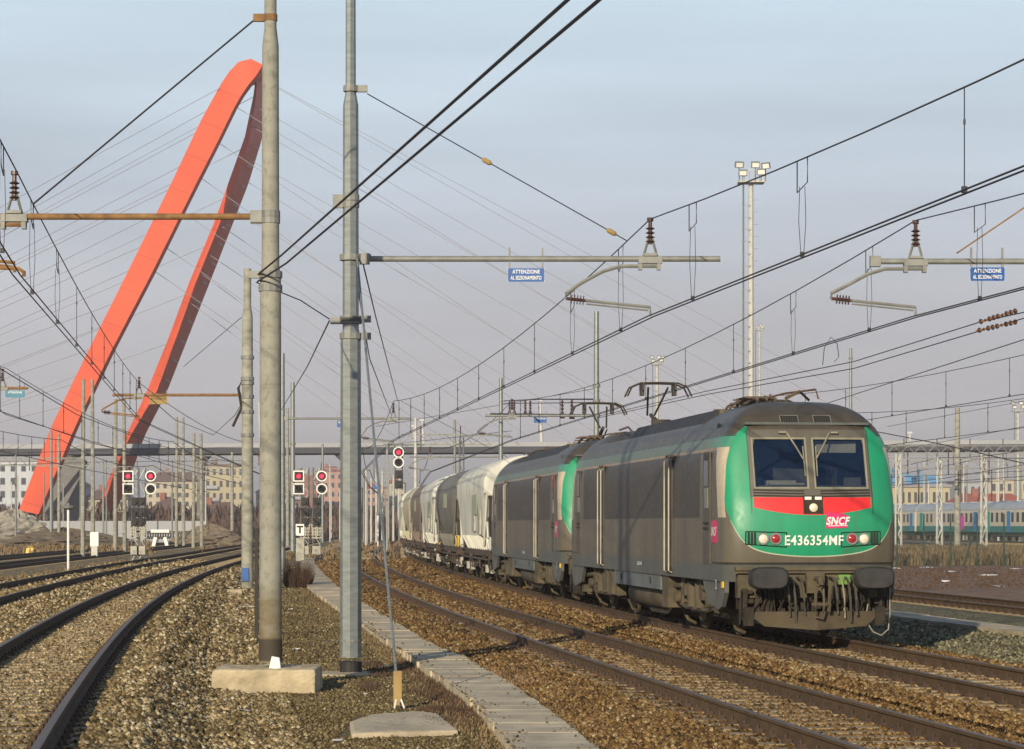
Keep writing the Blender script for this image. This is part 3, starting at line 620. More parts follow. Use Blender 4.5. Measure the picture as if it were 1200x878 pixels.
    for bc in(3.75,LL-3.75):
        bg_=MB(); 
        for s in(-1,1):
            bg_.prism([(-bc-2.25,.62),(-bc-1.9,.72),(-bc-.7,.72),(-bc-.4,.5),(-bc+.4,.5),(-bc+.7,.72),(-bc+1.9,.72),(-bc+2.25,.62),(-bc+2.2,.5),(-bc+1.0,.46),(-bc+.5,.36),(-bc-.5,.36),(-bc-1.0,.46),(-bc-2.2,.5)],'y',s*1.0,s*1.14)
        bg_.box((-bc,0,.55),(.7,2.0,.3)); bog=bg_.build('bogie_frame',M['under'],t,local=True)
        for a in(-1.45,1.45):
            mb=MB(); 
            for s in(-1,1): mb.lathe([(.54,.0),(.575,.03),(.60,-.0),(.60,-.04),(.545,-.06),(.50,-.06),(.48,.05),(.2,.06),(.15,.12)] if s>0 else [(.15,-.12),(.2,-.06),(.48,-.05),(.50,.06),(.545,.06),(.60,.04),(.60,0),(.575,-.03),(.54,0)],(-bc+a,s*.76,.60),24,axis='y')
            mb.cyl((-bc+a,-.8,.6),(-bc+a,.8,.6),.09,n=8); mb.build('wheelset',M['under_l'],bog,local=True,auto=35)
            mb=MB()
            for s in(-1,1):
                mb=MB(); mb.box((-bc+a,s*1.16,.60),(.34,.16,.3),top=.8); mb.lathe([(.0,0),(.12,0),(.12,.08),(.09,.1),(0,.1)] if s>0 else [(0,-.1),(.09,-.1),(.12,-.08),(.12,0),(0,0)],(-bc+a,s*1.24,.6),10,axis='y')
                for q in(-.22,.22): mb.cyl((-bc+a+q,s*1.12,.50),(-bc+a+q,s*1.12,.78),.10,n=8)
                mb.build('axle_box',M['under_l'],bog,local=True,auto=40)
        mb=MB()
        for s in(-1,1):
            mb=MB()
            for q in(-.35,.35): mb.cyl((-bc+q,s*1.2,.45),(-bc+q,s*1.2,.9),.12,n=10)
            mb.tube([(-bc-2.0,s*1.2,.52),(-bc-1.0,s*1.22,.42),(-bc+1.0,s*1.22,.42),(-bc+2.0,s*1.2,.52)],.035,5)
            mb.cyl((-bc-1.9,s*1.28,.78),(-bc-.9,s*1.28,.82),.05,n=7); mb.cyl((-bc+1.9,s*1.28,.78),(-bc+.9,s*1.28,.82),.05,n=7)
            mb.build('spring_set',M['under_l'],bog,local=True,auto=40)
        mb=MB()
        for s in(-1,1):
            for bxp,bsz in(((-bc-2.35,s*1.24,.66),(.30,.2,.55)),((-bc+2.30,s*1.24,.68),(.26,.2,.5)),((-bc+.75,s*1.22,.78),(.3,.16,.36)),((-bc-.85,s*1.22,.80),(.36,.16,.32))):
                mb=MB(); mb.box(bxp,bsz); mb.build('sand_box',M['under_l'],bog,local=True)
            for q in(2.2,-2.2): mb=MB(); mb.tube([(-bc+q,s*1.1,.45),(-bc+q*.96,s*.95,.15),(-bc+q*.98,s*.8,.08)],.03,5); mb.build('sand_pipe',M['under_l'],bog,local=True)
    for s in(-1,1):
        mb=MB(); mb.box((-8.85,s*1.28,.88),(5.4,.3,.36)); mb.box((-8.85,s*1.30,1.075),(5.5,.3,.02)); bx=mb.build('equipment_box',M['bluegrey'],t,local=True)
        mb=MB(); mb.box((-7.2,s*1.435,.86),(.09,.02,.13)); mb.box((-10.6,s*1.435,.86),(.09,.02,.13)); mb.build('handle',M['black'],bx,local=True)
        for bxp,bsz in(((-5.72,s*1.3,.72),(.62,.24,.66)),((-12.1,s*1.3,.75),(.4,.24,.6)),((-12.7,s*1.3,.78),(.35,.24,.5))): mb=MB(); mb.box(bxp,bsz); mb.build('battery_box',M['under_l'],t,local=True)
        mb=MB(); mb.lathe([(0,-10.6),(.22,-10.6),(.26,-10.5),(.26,-7.0),(.22,-6.9),(0,-6.9)],(0,s*1.05,.55),14,axis='x'); mb.build('air_tank',M['under_l'],t,local=True,auto=40)
        mb=MB(); mb.prism([(-6.7,.34),(-9.4,.34),(-9.0,.2),(-7.2,.2)],'y',s*.7,s*1.1); mb.build('transformer_sump',M['under'],t,local=True)
    # roof equipment
    mb=MB(); mb.loft([[Vector((-4.0,-1.05,3.72)),Vector((-4.0,1.05,3.72)),Vector((-4.0,.8,3.98)),Vector((-4.0,-.8,3.98))],[Vector((-12.2,-1.05,3.72)),Vector((-12.2,1.05,3.72)),Vector((-12.2,.8,3.98)),Vector((-12.2,-.8,3.98))]]); 
    mb.build('roof_louvre_box',M['mesh'],t,local=True)
    mb=MB(); mb.loft([[Vector((-3.6,-.75,3.72)),Vector((-3.6,.75,3.72)),Vector((-4.0,.75,4.0)),Vector((-4.0,-.75,4.0))],[Vector((-4.9,-.8,3.72)),Vector((-4.9,.8,3.72)),Vector((-4.5,.75,4.02)),Vector((-4.5,-.75,4.02))]]); mb.build('roof_box',M['roofb'],t,local=True)
    mb=MB()
    for w in(-.62,-.45,-.3): mb.tube([(-4.4,w,3.75),(-3.6,w,3.86),(-3.0,w,4.04),(-2.2,w,4.10),(-1.5,w,4.06)],.03,5)
    for k in range(9): mb.box((-3.8+k*.25,-.55,3.90+.05*min(k,4)),(.06,.4,.03))
    mb.tube([(-1.2,-.2,4.05),(-1.0,0,4.16),(-1.4,.25,4.04)],.03,4); mb.tube([(-2.1,-.5,4.06),(-1.6,-.1,4.16),(-1.1,.3,4.2),(-1.0,.32,4.04)],.018,4)
    for q in(-2.8,-2.3,-1.9): mb.cyl((q,-.3,4.02),(q,-.3,4.16),.02,n=5)
    mb.build('roof_cables',M['copper'],t,local=True)
    mb=MB(); 
    for k in range(7): mb.lathe([(.05,0),(.09,.04),(.05,.08),(.09,.12),(.05,.16)],(-12.9-k*.1,-.3+.1*k,3.72),8)
    mb.tube([(-12.6,-.8,3.85),(-13.5,-.8,4.05),(-15.2,-.7,4.05)],.025,5); mb.build('roof_insulators',M['insul'],t,local=True)
    def panto(bx,up,sgn):
        P=MB(); z0=3.78
        for s in(-1,1):
            P.box((bx,s*.45,z0+.12),(1.5,.06,.08)); 
            for q in(-.6,.6): P.lathe([(.05,0),(.09,.04),(.05,.08),(.09,.12),(.05,.16)],(bx+q,s*.45,z0-.08),8)
        P.box((bx-sgn*.5,0,z0+.16),(.1,1.0,.08)); P.box((bx-sgn*.5,0,z0+.3),(.2,.4,.3))
        zt=5.03 if up else 4.12
        b0=Vector((bx-sgn*.5,0,z0+.25)); kn=Vector((bx+sgn*.75,0,(z0+zt)/2-.02 if up else z0+.32)); hd=Vector((bx-sgn*.15,0,zt-.08))
        P.tube([b0,kn],[.06,.045],6); P.tube([kn+Vector((0,-.08,0)),hd+Vector((0,-.22,0))],.025,5); P.tube([kn+Vector((0,.08,0)),hd+Vector((0,.22,0))],.025,5); P.tube([b0+Vector((.1,.1,0)),kn+Vector((0,.1,-.05))],.02,4)
        pf=P.build('pantograph_frame',M['panto'],t,local=True)
        H=MB()
        for q in(-.19,.19):
            H.tube([hd+Vector((q,-.72,-.2)),hd+Vector((q,-.62,.0)),hd+Vector((q,-.42,.09)),hd+Vector((q,0,.1)),hd+Vector((q,.42,.09)),hd+Vector((q,.62,0)),hd+Vector((q,.72,-.2))],.022,5)
        for s in(-1,1): H.box(tuple(hd+Vector((0,s*.36,.02))),(.44,.05,.16)); H.box(tuple(hd+Vector((0,s*.36,-.12))),(.2,.08,.12))
        H.build('pantograph_head',M['panto'],pf,local=True)
    panto(-3.9+.0 if front_up else -3.6,front_up,1); panto(-14.4,not front_up,-1)
    return t
m,nt,p=newmat('lamp_housing_green',.4); setcol(nt,p,(.01,.24,.13)); M['green2']=m
M['bufhead']=mat('worn_buffer_steel',(.022,.021,.021),.55,amt=.6,scale=4); M['side_d']=mat('door_grey',(.075,.068,.053),.6,amt=.3,scale=2); M['hand']=mat('handrail_steel',(.30,.27,.21),.5,.2,amt=.2)
M['hop_lg0']=mat('pale_fitting',(.34,.36,.31),.7,amt=.2); M['skirt']=mat('skirt_grey',(.09,.093,.085),.6,amt=.35,scale=2); M['plough']=mat('plough_brown',(.055,.04,.02),.8,amt=.35,scale=2)
M['bluegrey']=mat('blue_grey_box',(.105,.12,.12),.6,amt=.35,scale=2); M['roofb']=mat('roof_olive',(.14,.12,.07),.8,amt=.3); M['panto']=mat('pantograph_steel',(.055,.045,.035),.6,.3,amt=.3); M['greenbox']=mat('green_socket',(.12,.26,.05),.5,amt=.2)
# centre line distances along the train track
def along(y0,s):
    y=y0; d=0
    while d<s:
        h=heading(XT,y); st=.25; d+=st; y+=st/math.hypot(1,h)
    return y
def vehicle_pose(y0,s0,length,ov):                 # nose at s0; bogie chord
    ya=along(y0,s0+ov); yb=along(y0,s0+length-ov); a=pt(XT,ya,0,ZT); b=pt(XT,yb,0,ZT)
    f=(a-b).normalized(); n=a+f*ov; return Vector((n.x,n.y,ZT)), math.atan2(f.y,f.x)
Y0=40.6
loc,rz=vehicle_pose(Y0,0,17.9,3.75)
loco1=make_loco(False,'front grey and green electric locomotive with red band, number on its nose',loc,rz)
loc,rz=vehicle_pose(Y0,19.1,17.9,3.75)
loco2=make_loco(True,'second grey and green electric locomotive coupled behind the leading one, before the pale hoppers',loc,rz)
# driver seen faintly through the left windscreen of the leading locomotive
def person_bust(parent_loc,rz,lp):
    base=parent_loc+Matrix.Rotation(rz,3,'Z')@Vector(lp)
    t=thing('person','train driver in dark shirt sitting behind the left windscreen of the leading locomotive','person',base,rz)
    me=bpy.data.meshes.new('body')
    J=[(0,0,0),(0,0,.22),(0,0,.42),(0,0,.52),(0,.0,.60),(.01,0,.70),(.0,-.19,.44),(.02,-.25,.20),(.26,-.2,.12),(0,.19,.44),(.02,.25,.20),(.26,.2,.12),(.2,-.1,0),(.45,-.12,-.02),(.45,-.12,-.4),(.2,.1,0),(.45,.12,-.02),(.45,.12,-.4)]
    Ed=[(0,1),(1,2),(2,3),(3,4),(4,5),(2,6),(6,7),(7,8),(2,9),(9,10),(10,11),(0,12),(12,13),(13,14),(0,15),(15,16),(16,17)]
    R=[.15,.14,.12,.055,.085,.07,.06,.045,.035,.06,.045,.035,.09,.075,.05,.09,.075,.05]
    me.from_pydata(J,Ed,[]); ob=bpy.data.objects.new('body',me); COL.objects.link(ob)
    sk=ob.modifiers.new('skin','SKIN'); sv=me.skin_vertices[0].data
    for i,r in enumerate(R): sv[i].radius=(r,r)
    sv[0].use_root=True; ss=ob.modifiers.new('sub','SUBSURF'); ss.levels=2; ss.render_levels=2
    bpy.context.view_layer.update(); m2=bpy.data.meshes.new_from_object(ob.evaluated_get(bpy.context.evaluated_depsgraph_get())); bpy.data.objects.remove(ob)
    ob=bpy.data.objects.new('body',m2); COL.objects.link(ob); ob.parent=t; m2.materials.clear(); m2.materials.append(M['shirt']); m2.materials.append(M['skin'])
    for p_ in m2.polygons: p_.material_index=1 if p_.center.z>.5 else 0; p_.use_smooth=True
    mb=MB(); mb.lathe([(.0,.80),(.06,.785),(.09,.74),(.098,.69),(.085,.66)],(-.012,0,0),10); mb.build('hair',M['hair'],t,local=True,smooth=True)
    mb=MB(); mb.box((.10,0,.665),(.04,.03,.05),top=.5); mb.build('nose',M['skin'],t,local=True)
person_bust(loco1.location,loco1.rotation_euler.z,(-1.25,-.75,2.25))
# ---------------------------------------------------------------- hopper wagons
M['hop_w']=mat('dusty_white_paint',(.52,.52,.46),.7,amt=.22,scale=1.2,stretch=(1,1,.4)); M['hop_g']=mat('dusty_grey_paint',(.15,.145,.125),.7,amt=.22,scale=1.0)
M['hop_c']=mat('cream_paint',(.40,.37,.27),.7,amt=.2,scale=1.5); M['hop_p']=mat('greenish_panel',(.30,.33,.24),.7,amt=.15); M['hop_b']=mat('brown_frame',(.065,.045,.033),.85,amt=.45,scale=2)
M['hop_br']=mat('brown_grey_paint',(.17,.135,.11),.8,amt=.2)
def make_hopper(kind,body_m,label,s0):
    k_yel='yellow' in label
    loc,rz=vehicle_pose(Y0,s0,13.0,2.6); t=thing('hopper_wagon',label,'hopper wagon',loc,rz,'hopper wagons behind the locomotives')
    def ring(x0,x1,w,z,ch=.12):
        return [Vector(p) for p in((x0,-w+ch,z),(x0,w-ch,z),(x0-ch,w,z),((x0+x1)/2,w,z),(x1+ch,w,z),(x1,w-ch,z),(x1,-w+ch,z),(x1+ch,-w,z),((x0+x1)/2,-w,z),(x0-ch,-w,z))]
    mb=MB()
    if kind=='angular':
        R=[ring(-3.0,-10.0,.7,1.05),ring(-2.1,-10.9,1.38,1.55),ring(-1.15,-11.85,1.45,2.75),ring(-.75,-12.25,1.47,2.95),ring(-.7,-12.3,1.47,3.35),ring(-.7,-12.3,1.40,3.55),ring(-.72,-12.28,1.22,3.78),ring(-.76,-12.24,.95,3.97),ring(-.8,-12.2,.6,4.10),ring(-.8,-12.2,.3,4.15,.05)]
    else:
        R=[]
        for k in range(15):
            q=k/14; z=1.15+q*3.0; ins=2.6*(1-q)**1.8+.55+.5*max(0,q-.8); w=1.46*math.sin(math.pi*min(1,(.34+.62*q)))**.55 if q>.5 else .95+.52*math.sin(math.pi*q)**.8
            w=float(np.interp(z,[1.15,1.5,2.0,2.6,3.1,3.5,3.8,4.0,4.12,4.15],[.85,1.15,1.36,1.46,1.46,1.34,1.08,.78,.42,.3])); R.append(ring(-ins,-13+ins,w,z))
    mb.loft(R); body=mb.build('body',body_m,t,local=True,auto=32)
    for s in(-1,1):
        if kind=='angular':
            mb=MB(); mb.box((-4.6,s*1.462,2.75),(2.0,.012,1.0)); mb.build('side_panel',M['hop_p'],body,local=True)
            mb=MB(); mb.box((-5.2,s*1.432,2.0),(1.0,.05,.6)); mb.build('side_plate',M['hop_lg'],body,local=True); mb=MB(); mb.box((-3.0,s*1.43,2.0),(.9,.05,.8)); mb.build('side_plate',M['hop_lg'],body,local=True)
        else:
            mb=MB(); mb.box((-5.6,s*1.465,2.85),(1.6,.02,.55)); mb.build('side_panel',M['hop_p'],body,local=True)
        mb=MB()
        mb.loft([[Vector((-2.9,s*1.38,1.6)),Vector((-10.1,s*1.38,1.6)),Vector((-10.1,s*1.2,1.6)),Vector((-2.9,s*1.2,1.6))],[Vector((-3.3,s*1.12,1.12)),Vector((-9.7,s*1.12,1.12)),Vector((-9.7,s*.95,1.12)),Vector((-3.3,s*.95,1.12))]])
        for k in range(9): mb.box((-3.2-k*.82,s*1.30,1.33),(.05,.12,.5),rx=s*-.45)
        mb.box((-6.5,s*1.05,1.0),(9,.06,.12)); mb.build('discharge_chute',body_m,t,local=True)
        mb=MB(); mb.box((-6.5,s*1.15,1.0),(12.2,.12,.26)); mb.build('sole_bar',M['hop_b'],t,local=True)
        mb=MB(); rr=random.Random(int(s0)+s)
        for k in range(26): mb.box((-.8-rr.random()*11.4,s*rr.uniform(1.0,1.25),rr.uniform(.5,.95)),(rr.uniform(.08,.45),.1,rr.uniform(.08,.22)),mi=rr.choice((0,0,2,2,0,2,1)))
        for k in range(5): x=-1.5-rr.random()*10; mb.tube([(x,s*1.25,.8),(x+.2,s*1.25,.5),(x+1.0,s*1.23,.45)],.025,4,mi=0)
        mb.box((-6.5,s*1.13,.78),(11.8,.32,.05))
        mb.build('brake_gear',[M['hop_b'],M['hop_lg'],M['under']],t,local=True)
    for e in(0,1):
        X=(lambda x:x) if e==0 else (lambda x:-13-x)
        mb=MB(); mb.box((X(-1.0),0,1.08),(1.4,2.6,.08)); mb.box((X(-.45),0,.98),(.14,2.7,.34)); mb.build('end_platform',M['hop_b'],t,local=True)
        mb=MB()
        for s in(-1,1):
            mb.tube([(X(-.8),s*1.35,2.95),(X(-2.0),s*1.35,1.2)],.05,4); mb.tube([(X(-1.6),s*1.30,2.2),(X(-.8),s*1.30,1.1)],.035,4); mb.cyl((X(-.4),s*.875,1.05),(X(0),s*.875,1.05),.1,n=8)
        mb.box((X(-.74),0,2.92),(.1,2.7,.12)); mb.tube([(X(-.9),-.3,1.1),(X(-.8),-.3,2.9)],.025,4); mb.tube([(X(-.9),.05,1.1),(X(-.8),.05,2.9)],.025,4)
        for k in range(6): mb.tube([(X(-.88),-.3,1.3+k*.28),(X(-.88),.05,1.3+k*.28)],.018,4)
        mb.build('end_frame',body_m,t,local=True)
        for s in(-1,1):
            mb=MB(); mb.tube([(X(-.3),s*1.3,1.1),(X(-.3),s*1.3,1.5),(X(-1.5),s*1.32,1.5),(X(-1.5),s*1.3,1.1)],.03,4); mb.build('handrail',M['yellow'] if k_yel else body_m,t,local=True)
        for s in(-1,1):
            mb=MB(); mb.lathe([(0,0),(.3,0),(.26,.05),(0,.08)],(X(-.02),s*.875,1.05),12,axis='x'); mb.build('buffer_head',M['black'],t,local=True)
        mb=MB()
        for s in(-1,1): mb.prism([(X(-2.6)-1.4,.45),(X(-2.6)-.9,.7),(X(-2.6)+.9,.7),(X(-2.6)+1.4,.45),(X(-2.6)+.5,.32),(X(-2.6)-.5,.32)],'y',s*.98,s*1.08)
        mb.box((X(-2.6),0,.6),(.4,2,.2)); bg_=mb.build('bogie_frame',M['hop_b'],t,local=True)
        for a in(-.9,.9):
            mb=MB()
            for s in(-1,1): mb.lathe([(0,-.06),(.44,-.06),(.46,.03),(.49,.05),(.45,.07),(0,.07)],(X(-2.6)+a,s*.75,.46),18,axis='y')
            mb.cyl((X(-2.6)+a,-.8,.46),(X(-2.6)+a,.8,.46),.08,n=8); mb.build('wheelset',M['under_l'],bg_,local=True)
            for s in(-1,1): mb=MB(); mb.box((X(-2.6)+a,s*1.1,.46),(.28,.14,.26)); mb.build('axle_box',M['hop_lg'],bg_,local=True)
    return t
M['hop_lg']=mat('light_grey_fitting',(.34,.33,.28),.7,amt=.35)
hs=38.6
HT=[('angular','hop_w','white angular hopper wagon coupled directly behind the second locomotive'),('barrel','hop_g','grey round-sided hopper wagon between two white ones, with a yellow handrail'),('angular','hop_w','third hopper wagon, white and angular, beyond the grey round-sided one'),('barrel','hop_br','brownish round-sided hopper wagon beyond the second white angular one'),('barrel','hop_c','cream hopper wagon farthest back that shows before the train bends out of sight'),
('angular','hop_w','small far white hopper wagon behind the cream one, nearly hidden')]
for k,mm,l in HT: make_hopper(k,M[mm],l,hs); hs+=13.1
# ---------------------------------------------------------------- parked passenger coaches on the right
M['co_c']=mat('coach_cream',(.46,.42,.32),.5,amt=.08,scale=.4); M['co_t']=mat('coach_teal',(.02,.16,.17),.5,amt=.15); M['co_r']=mat('coach_roof',(.30,.33,.36),.5,amt=.12,scale=.5)
M['co_w']=mat('coach_window',(.03,.04,.06),.15,amt=.1); M['co_b']=mat('coach_blue_door',(.03,.17,.40),.5,amt=.1); M['co_g']=mat('coach_green_door',(.02,.24,.20),.5,amt=.1); M['pink']=mat('pink_graffiti_paint',(.55,.06,.35),.6,amt=.2)
def make_coach(label,a,b,graf=False,lead=False,ph=0):
    d=(b-a); L=26.2; rz=math.atan2(d.y,d.x); t=thing('passenger_coach',label,'coach',a,rz,'parked passenger coaches')
    sec=[(-1.42,.95),(-1.42,1.7),(-1.41,3.0),(-1.3,3.35),(1.3,3.35),(1.41,3.0),(1.42,1.7),(1.42,.95)]
    mb=MB(); mb.loft([[Vector((x,y,z)) for y,z in sec] for x in(.2,L-.2)]); mb.build('body',M['co_c'],t,local=True)
    rf=[(-1.38,3.22)]+[(-1.36*math.cos(q),3.3+.78*math.sin(q)) for q in np.linspace(.1,math.pi-.1,9)]+[(1.38,3.22)]
    mb=MB(); mb.loft([[Vector((x,y,z)) for y,z in rf] for x in(.12,L-.12)]); 
    for k in range(5): mb.box((3+k*5,0,4.1),(1.2,1.0,.1))
    mb.build('roof',M['co_r'],t,local=True,auto=35)
    mb=MB(); mb.box((L/2,0,1.25),(L-.5,2.88,.62)); mb.build('lower_band',M['co_t'],t,local=True)
    side=1
    for s in(-1,1):
        dx=[1.6+ph,9.2,17.0,24.4-ph]
        for i,x in enumerate(dx):
            mb=MB(); mb.box((x,s*1.43,2.0),(1.15,.05,2.1)); mb.build('door',M['co_b'] if i%2==0 else M['co_g'],t,local=True)
        x=3.2+ph
        while x<L-2.5:
            if min(abs(x-q) for q in dx)>1.2:
                mb=MB(); mb.box((x,s*1.42,2.45),(.75,.04,.95)); mb.build('window',M['co_w'],t,local=True)
            x+=1.75
        if graf: 
            mb=MB(); mb.box((7.2,s*1.44,1.9),(1.6,.03,1.5)); mb.build('graffiti',M['pink'],t,local=True)
    mb=MB(); mb.box((L/2,0,.75),(L-9,2.4,.4),mi=0)
    for bx in(3.6,L-3.6):
        mb.box((bx,0,.6),(3.4,2.2,.3))
        for q in(-1.25,1.25):
            for s in(-1,1): mb.cyl((bx+q,s*.7,.46),(bx+q,s*.84,.46),.46,n=12)
    mb.build('bogies',M['under'],t,local=True)
cz=.3; pa=Vector((55.5,205,cz)); dirn=Vector((-.098,1,0)).normalized()
CL=['nearest parked coach at the right edge of the picture','second parked coach, left of the grey lattice pillar','third parked coach with a pink patch beside its door','fourth parked coach, behind the twin thin pillars','last parked coach, showing just right of the locomotive']
for k,l in enumerate(CL):
    a=pa+dirn*(26.6*k); make_coach('cream and teal '+l,a,a+dirn,graf=(k==2),ph=.3*(k%3))
make_track(lambda y:55.5-.098*(y-205),.3,150,345,'track under the parked passenger coaches on the right','yard tracks',nsl=1,sl0=200,dy=.9)
# ---------------------------------------------------------------- masts
def ringed(mb,x,y,z,r,h=.12,mi=1): mb.cyl((x,y,z-h/2),(x,y,z+h/2),r,n=12,mi=mi)
BY=lambda yb,z=-.25: F*(CZ-z)/(yb-YH)
def rough(o,lv=5,st=.05):
    bv=o.modifiers.new('b','BEVEL'); bv.width=.035; bv.segments=2
    sb=o.modifiers.new('s','SUBSURF'); sb.subdivision_type='SIMPLE'; sb.levels=sb.render_levels=lv
    tx=bpy.data.textures.new('chips','CLOUDS'); tx.noise_scale=.16; tx.noise_depth=3
    d=o.modifiers.new('d','DISPLACE'); d.texture=tx; d.strength=st; d.mid_level=.5; d.texture_coords='LOCAL'
# the two big foreground masts
Yb=33.7; xb=(317-600)*Yb/F
t=thing('catenary_mast','big pale concrete mast with stained foot standing on a raised concrete block','mast',(xb,Yb,-.25),0,'overhead line masts')
mb=MB(); zt=CZ+(YH-33)*Yb/F; N=16
prof=[(.163,.12),(.160,.42),(.155,.46),(.150,2.5),(.143,5.42),(.120,5.5),(.113,zt-.25),(.083,zt),(.083,zt+2.4)]
R=[[Vector((xb+r*math.cos(q*2*math.pi/N),Yb+r*math.sin(q*2*math.pi/N),z)) for q in range(N)] for r,z in prof]; mb.loft(R); 
def polemat(name,c,lo,hi,zb):
    m,nt,p=newmat(name,.8); t_=nt.nodes.new('ShaderNodeTexCoord'); s=nt.nodes.new('ShaderNodeSeparateXYZ'); nt.links.new(t_.outputs['Object'],s.inputs[0]); z=E(s.outputs[2])
    n=noise(2.0,5,obj=True,stretch=(1,1,2.5)); f=noise(14,3,obj=True,stretch=(1,1,.7)); bands=noise(1.6,3,obj=True,stretch=(.3,.3,4))
    col=ramp(n,[(.25,var(c,.7)),(.45,c),(.7,var(c,1.15))]); col=mixc(((bands-.60).mxx(0)*6).mn(.45),col,(.15,.13,.075))
    col=mixc(z.lt(hi,.25)*((n-.25)*2.6).mxx(.5).mn(1),col,(.125,.095,.04)); col=mixc(((f-.55)*5).mxx(0).mn(.35),col,(.10,.095,.07)); col=mixc(z.lt(lo,.03)*z.gt(lo-.30,.03),col,(.045,.034,.022)); setcol(nt,p,col); bump(nt,p,f,.25,.02); return m
M['poleB']=polemat('stained_concrete_mast',(.245,.24,.20),.70,1.35,0)
mb.build('shaft',M['poleB'],t,auto=35)
def clamp(par,x,y,z,r,name='clamp',m='rustarm',side=0):
    mb=MB(); ringed(mb,x,y,z,r+.012,.09,0)
    if side: mb.box((x+side*(r+.07),y,z),(.16,.07,.1))
    return mb.build(name,M[m],par)
clamp(t,xb,Yb,CZ+(YH-21)*Yb/F,.083,side=-1); clamp(t,xb,Yb,CZ+(YH-258)*Yb/F,.120,m='galv_d',side=-1); clamp(t,xb,Yb,CZ+(YH-251)*Yb/F,.120,m='galv_d',side=-1); clamp(t,xb,Yb,CZ+(YH-322)*Yb/F,.15,m='galv_d',side=-1); clamp(t,xb,Yb,CZ+(YH-338)*Yb/F,.15,m='galv_d')
mb=MB(); mb.box((xb-.19,Yb,1.2),(.05,.05,1.5)); mb.build('earth_bar',M['black'],t)
mb=MB(); mb.prism([(xb-.0,.05),(xb+.16,.05),(xb+.14,.20),(xb+.04,.22)],'y',Yb-.24,Yb-.14); mb.build('white_stone_marker',M['whitep'],t)
bl=MB(); bl.box((xb-.04,Yb+.05,-.12),(1.40,1.25,.36),top=.985)
o=bl.build('mast_foundation',M['concrete'],None,loc=(xb,Yb,-.25)); rough(o); tag(o,'rough pale concrete block under the big concrete mast','foundation')
tag_mastB=t
Ya=37.3; xa=(411-600)*Ya/F
t=thing('catenary_mast','tall grey many-sided steel mast with a black foot beside the concrete path','mast',(xa,Ya,-.25),0,'overhead line masts')
mb=MB(); zt=CZ+(YH-108)*Ya/F; N=10; ph=.25
def ringp(x,y,r,z,N,ph): return [Vector((x+r*math.cos(ph+q*2*math.pi/N),y+r*math.sin(ph+q*2*math.pi/N),z)) for q in range(N)]
N=8; ph=0.0; mb.loft([ringp(xa,Ya,r,z,N,ph) for r,z in((.163,.0),(.160,2.0),(.152,4.78),(.122,4.95),(.116,zt-.2),(.078,zt),(.074,zt+1.9))]); mb.build('shaft',M['galvp'] if 'galvp' in M else M['galv'],t)
mb=MB(); mb.loft([ringp(xa,Ya,.168,z,16,0) for z in(-.25,-.06)]); mb.build('base_sleeve',M['black'],t); 
mb=MB(); mb.loft([ringp(xa,Ya,.166,z,16,0) for z in(.24,.27)]); mb.loft([ringp(xa,Ya,.168,z,16,0) for z in(0.0,.02)]); mb.build('base_band',M['galv_d'],t)
clamp(t,xa,Ya,zt+.05,.1,m='galv_d',side=1)
for yy in(232,240): clamp(t,xa,Ya,CZ+(YH-yy)*Ya/F,.118,m='galv_d',side=-1)
for yy in(302,374,394): clamp(t,xa,Ya,CZ+(YH-yy)*Ya/F,.155,m='galv_d',side=1)
clamp(t,xa,Ya,CZ+(YH-376)*Ya/F,.155,m='galv_d',side=-1)
mb=MB(); mb.lathe([(.55,-.27),(.5,-.225),(.2,-.215),(0,-.215)],(xa-.1,Ya-.1,0),14); tag(mb.build('mast_foundation',M['concrete'],None,loc=(xa,Ya,-.27)),'low round concrete pad around the foot of the grey steel mast','foundation')
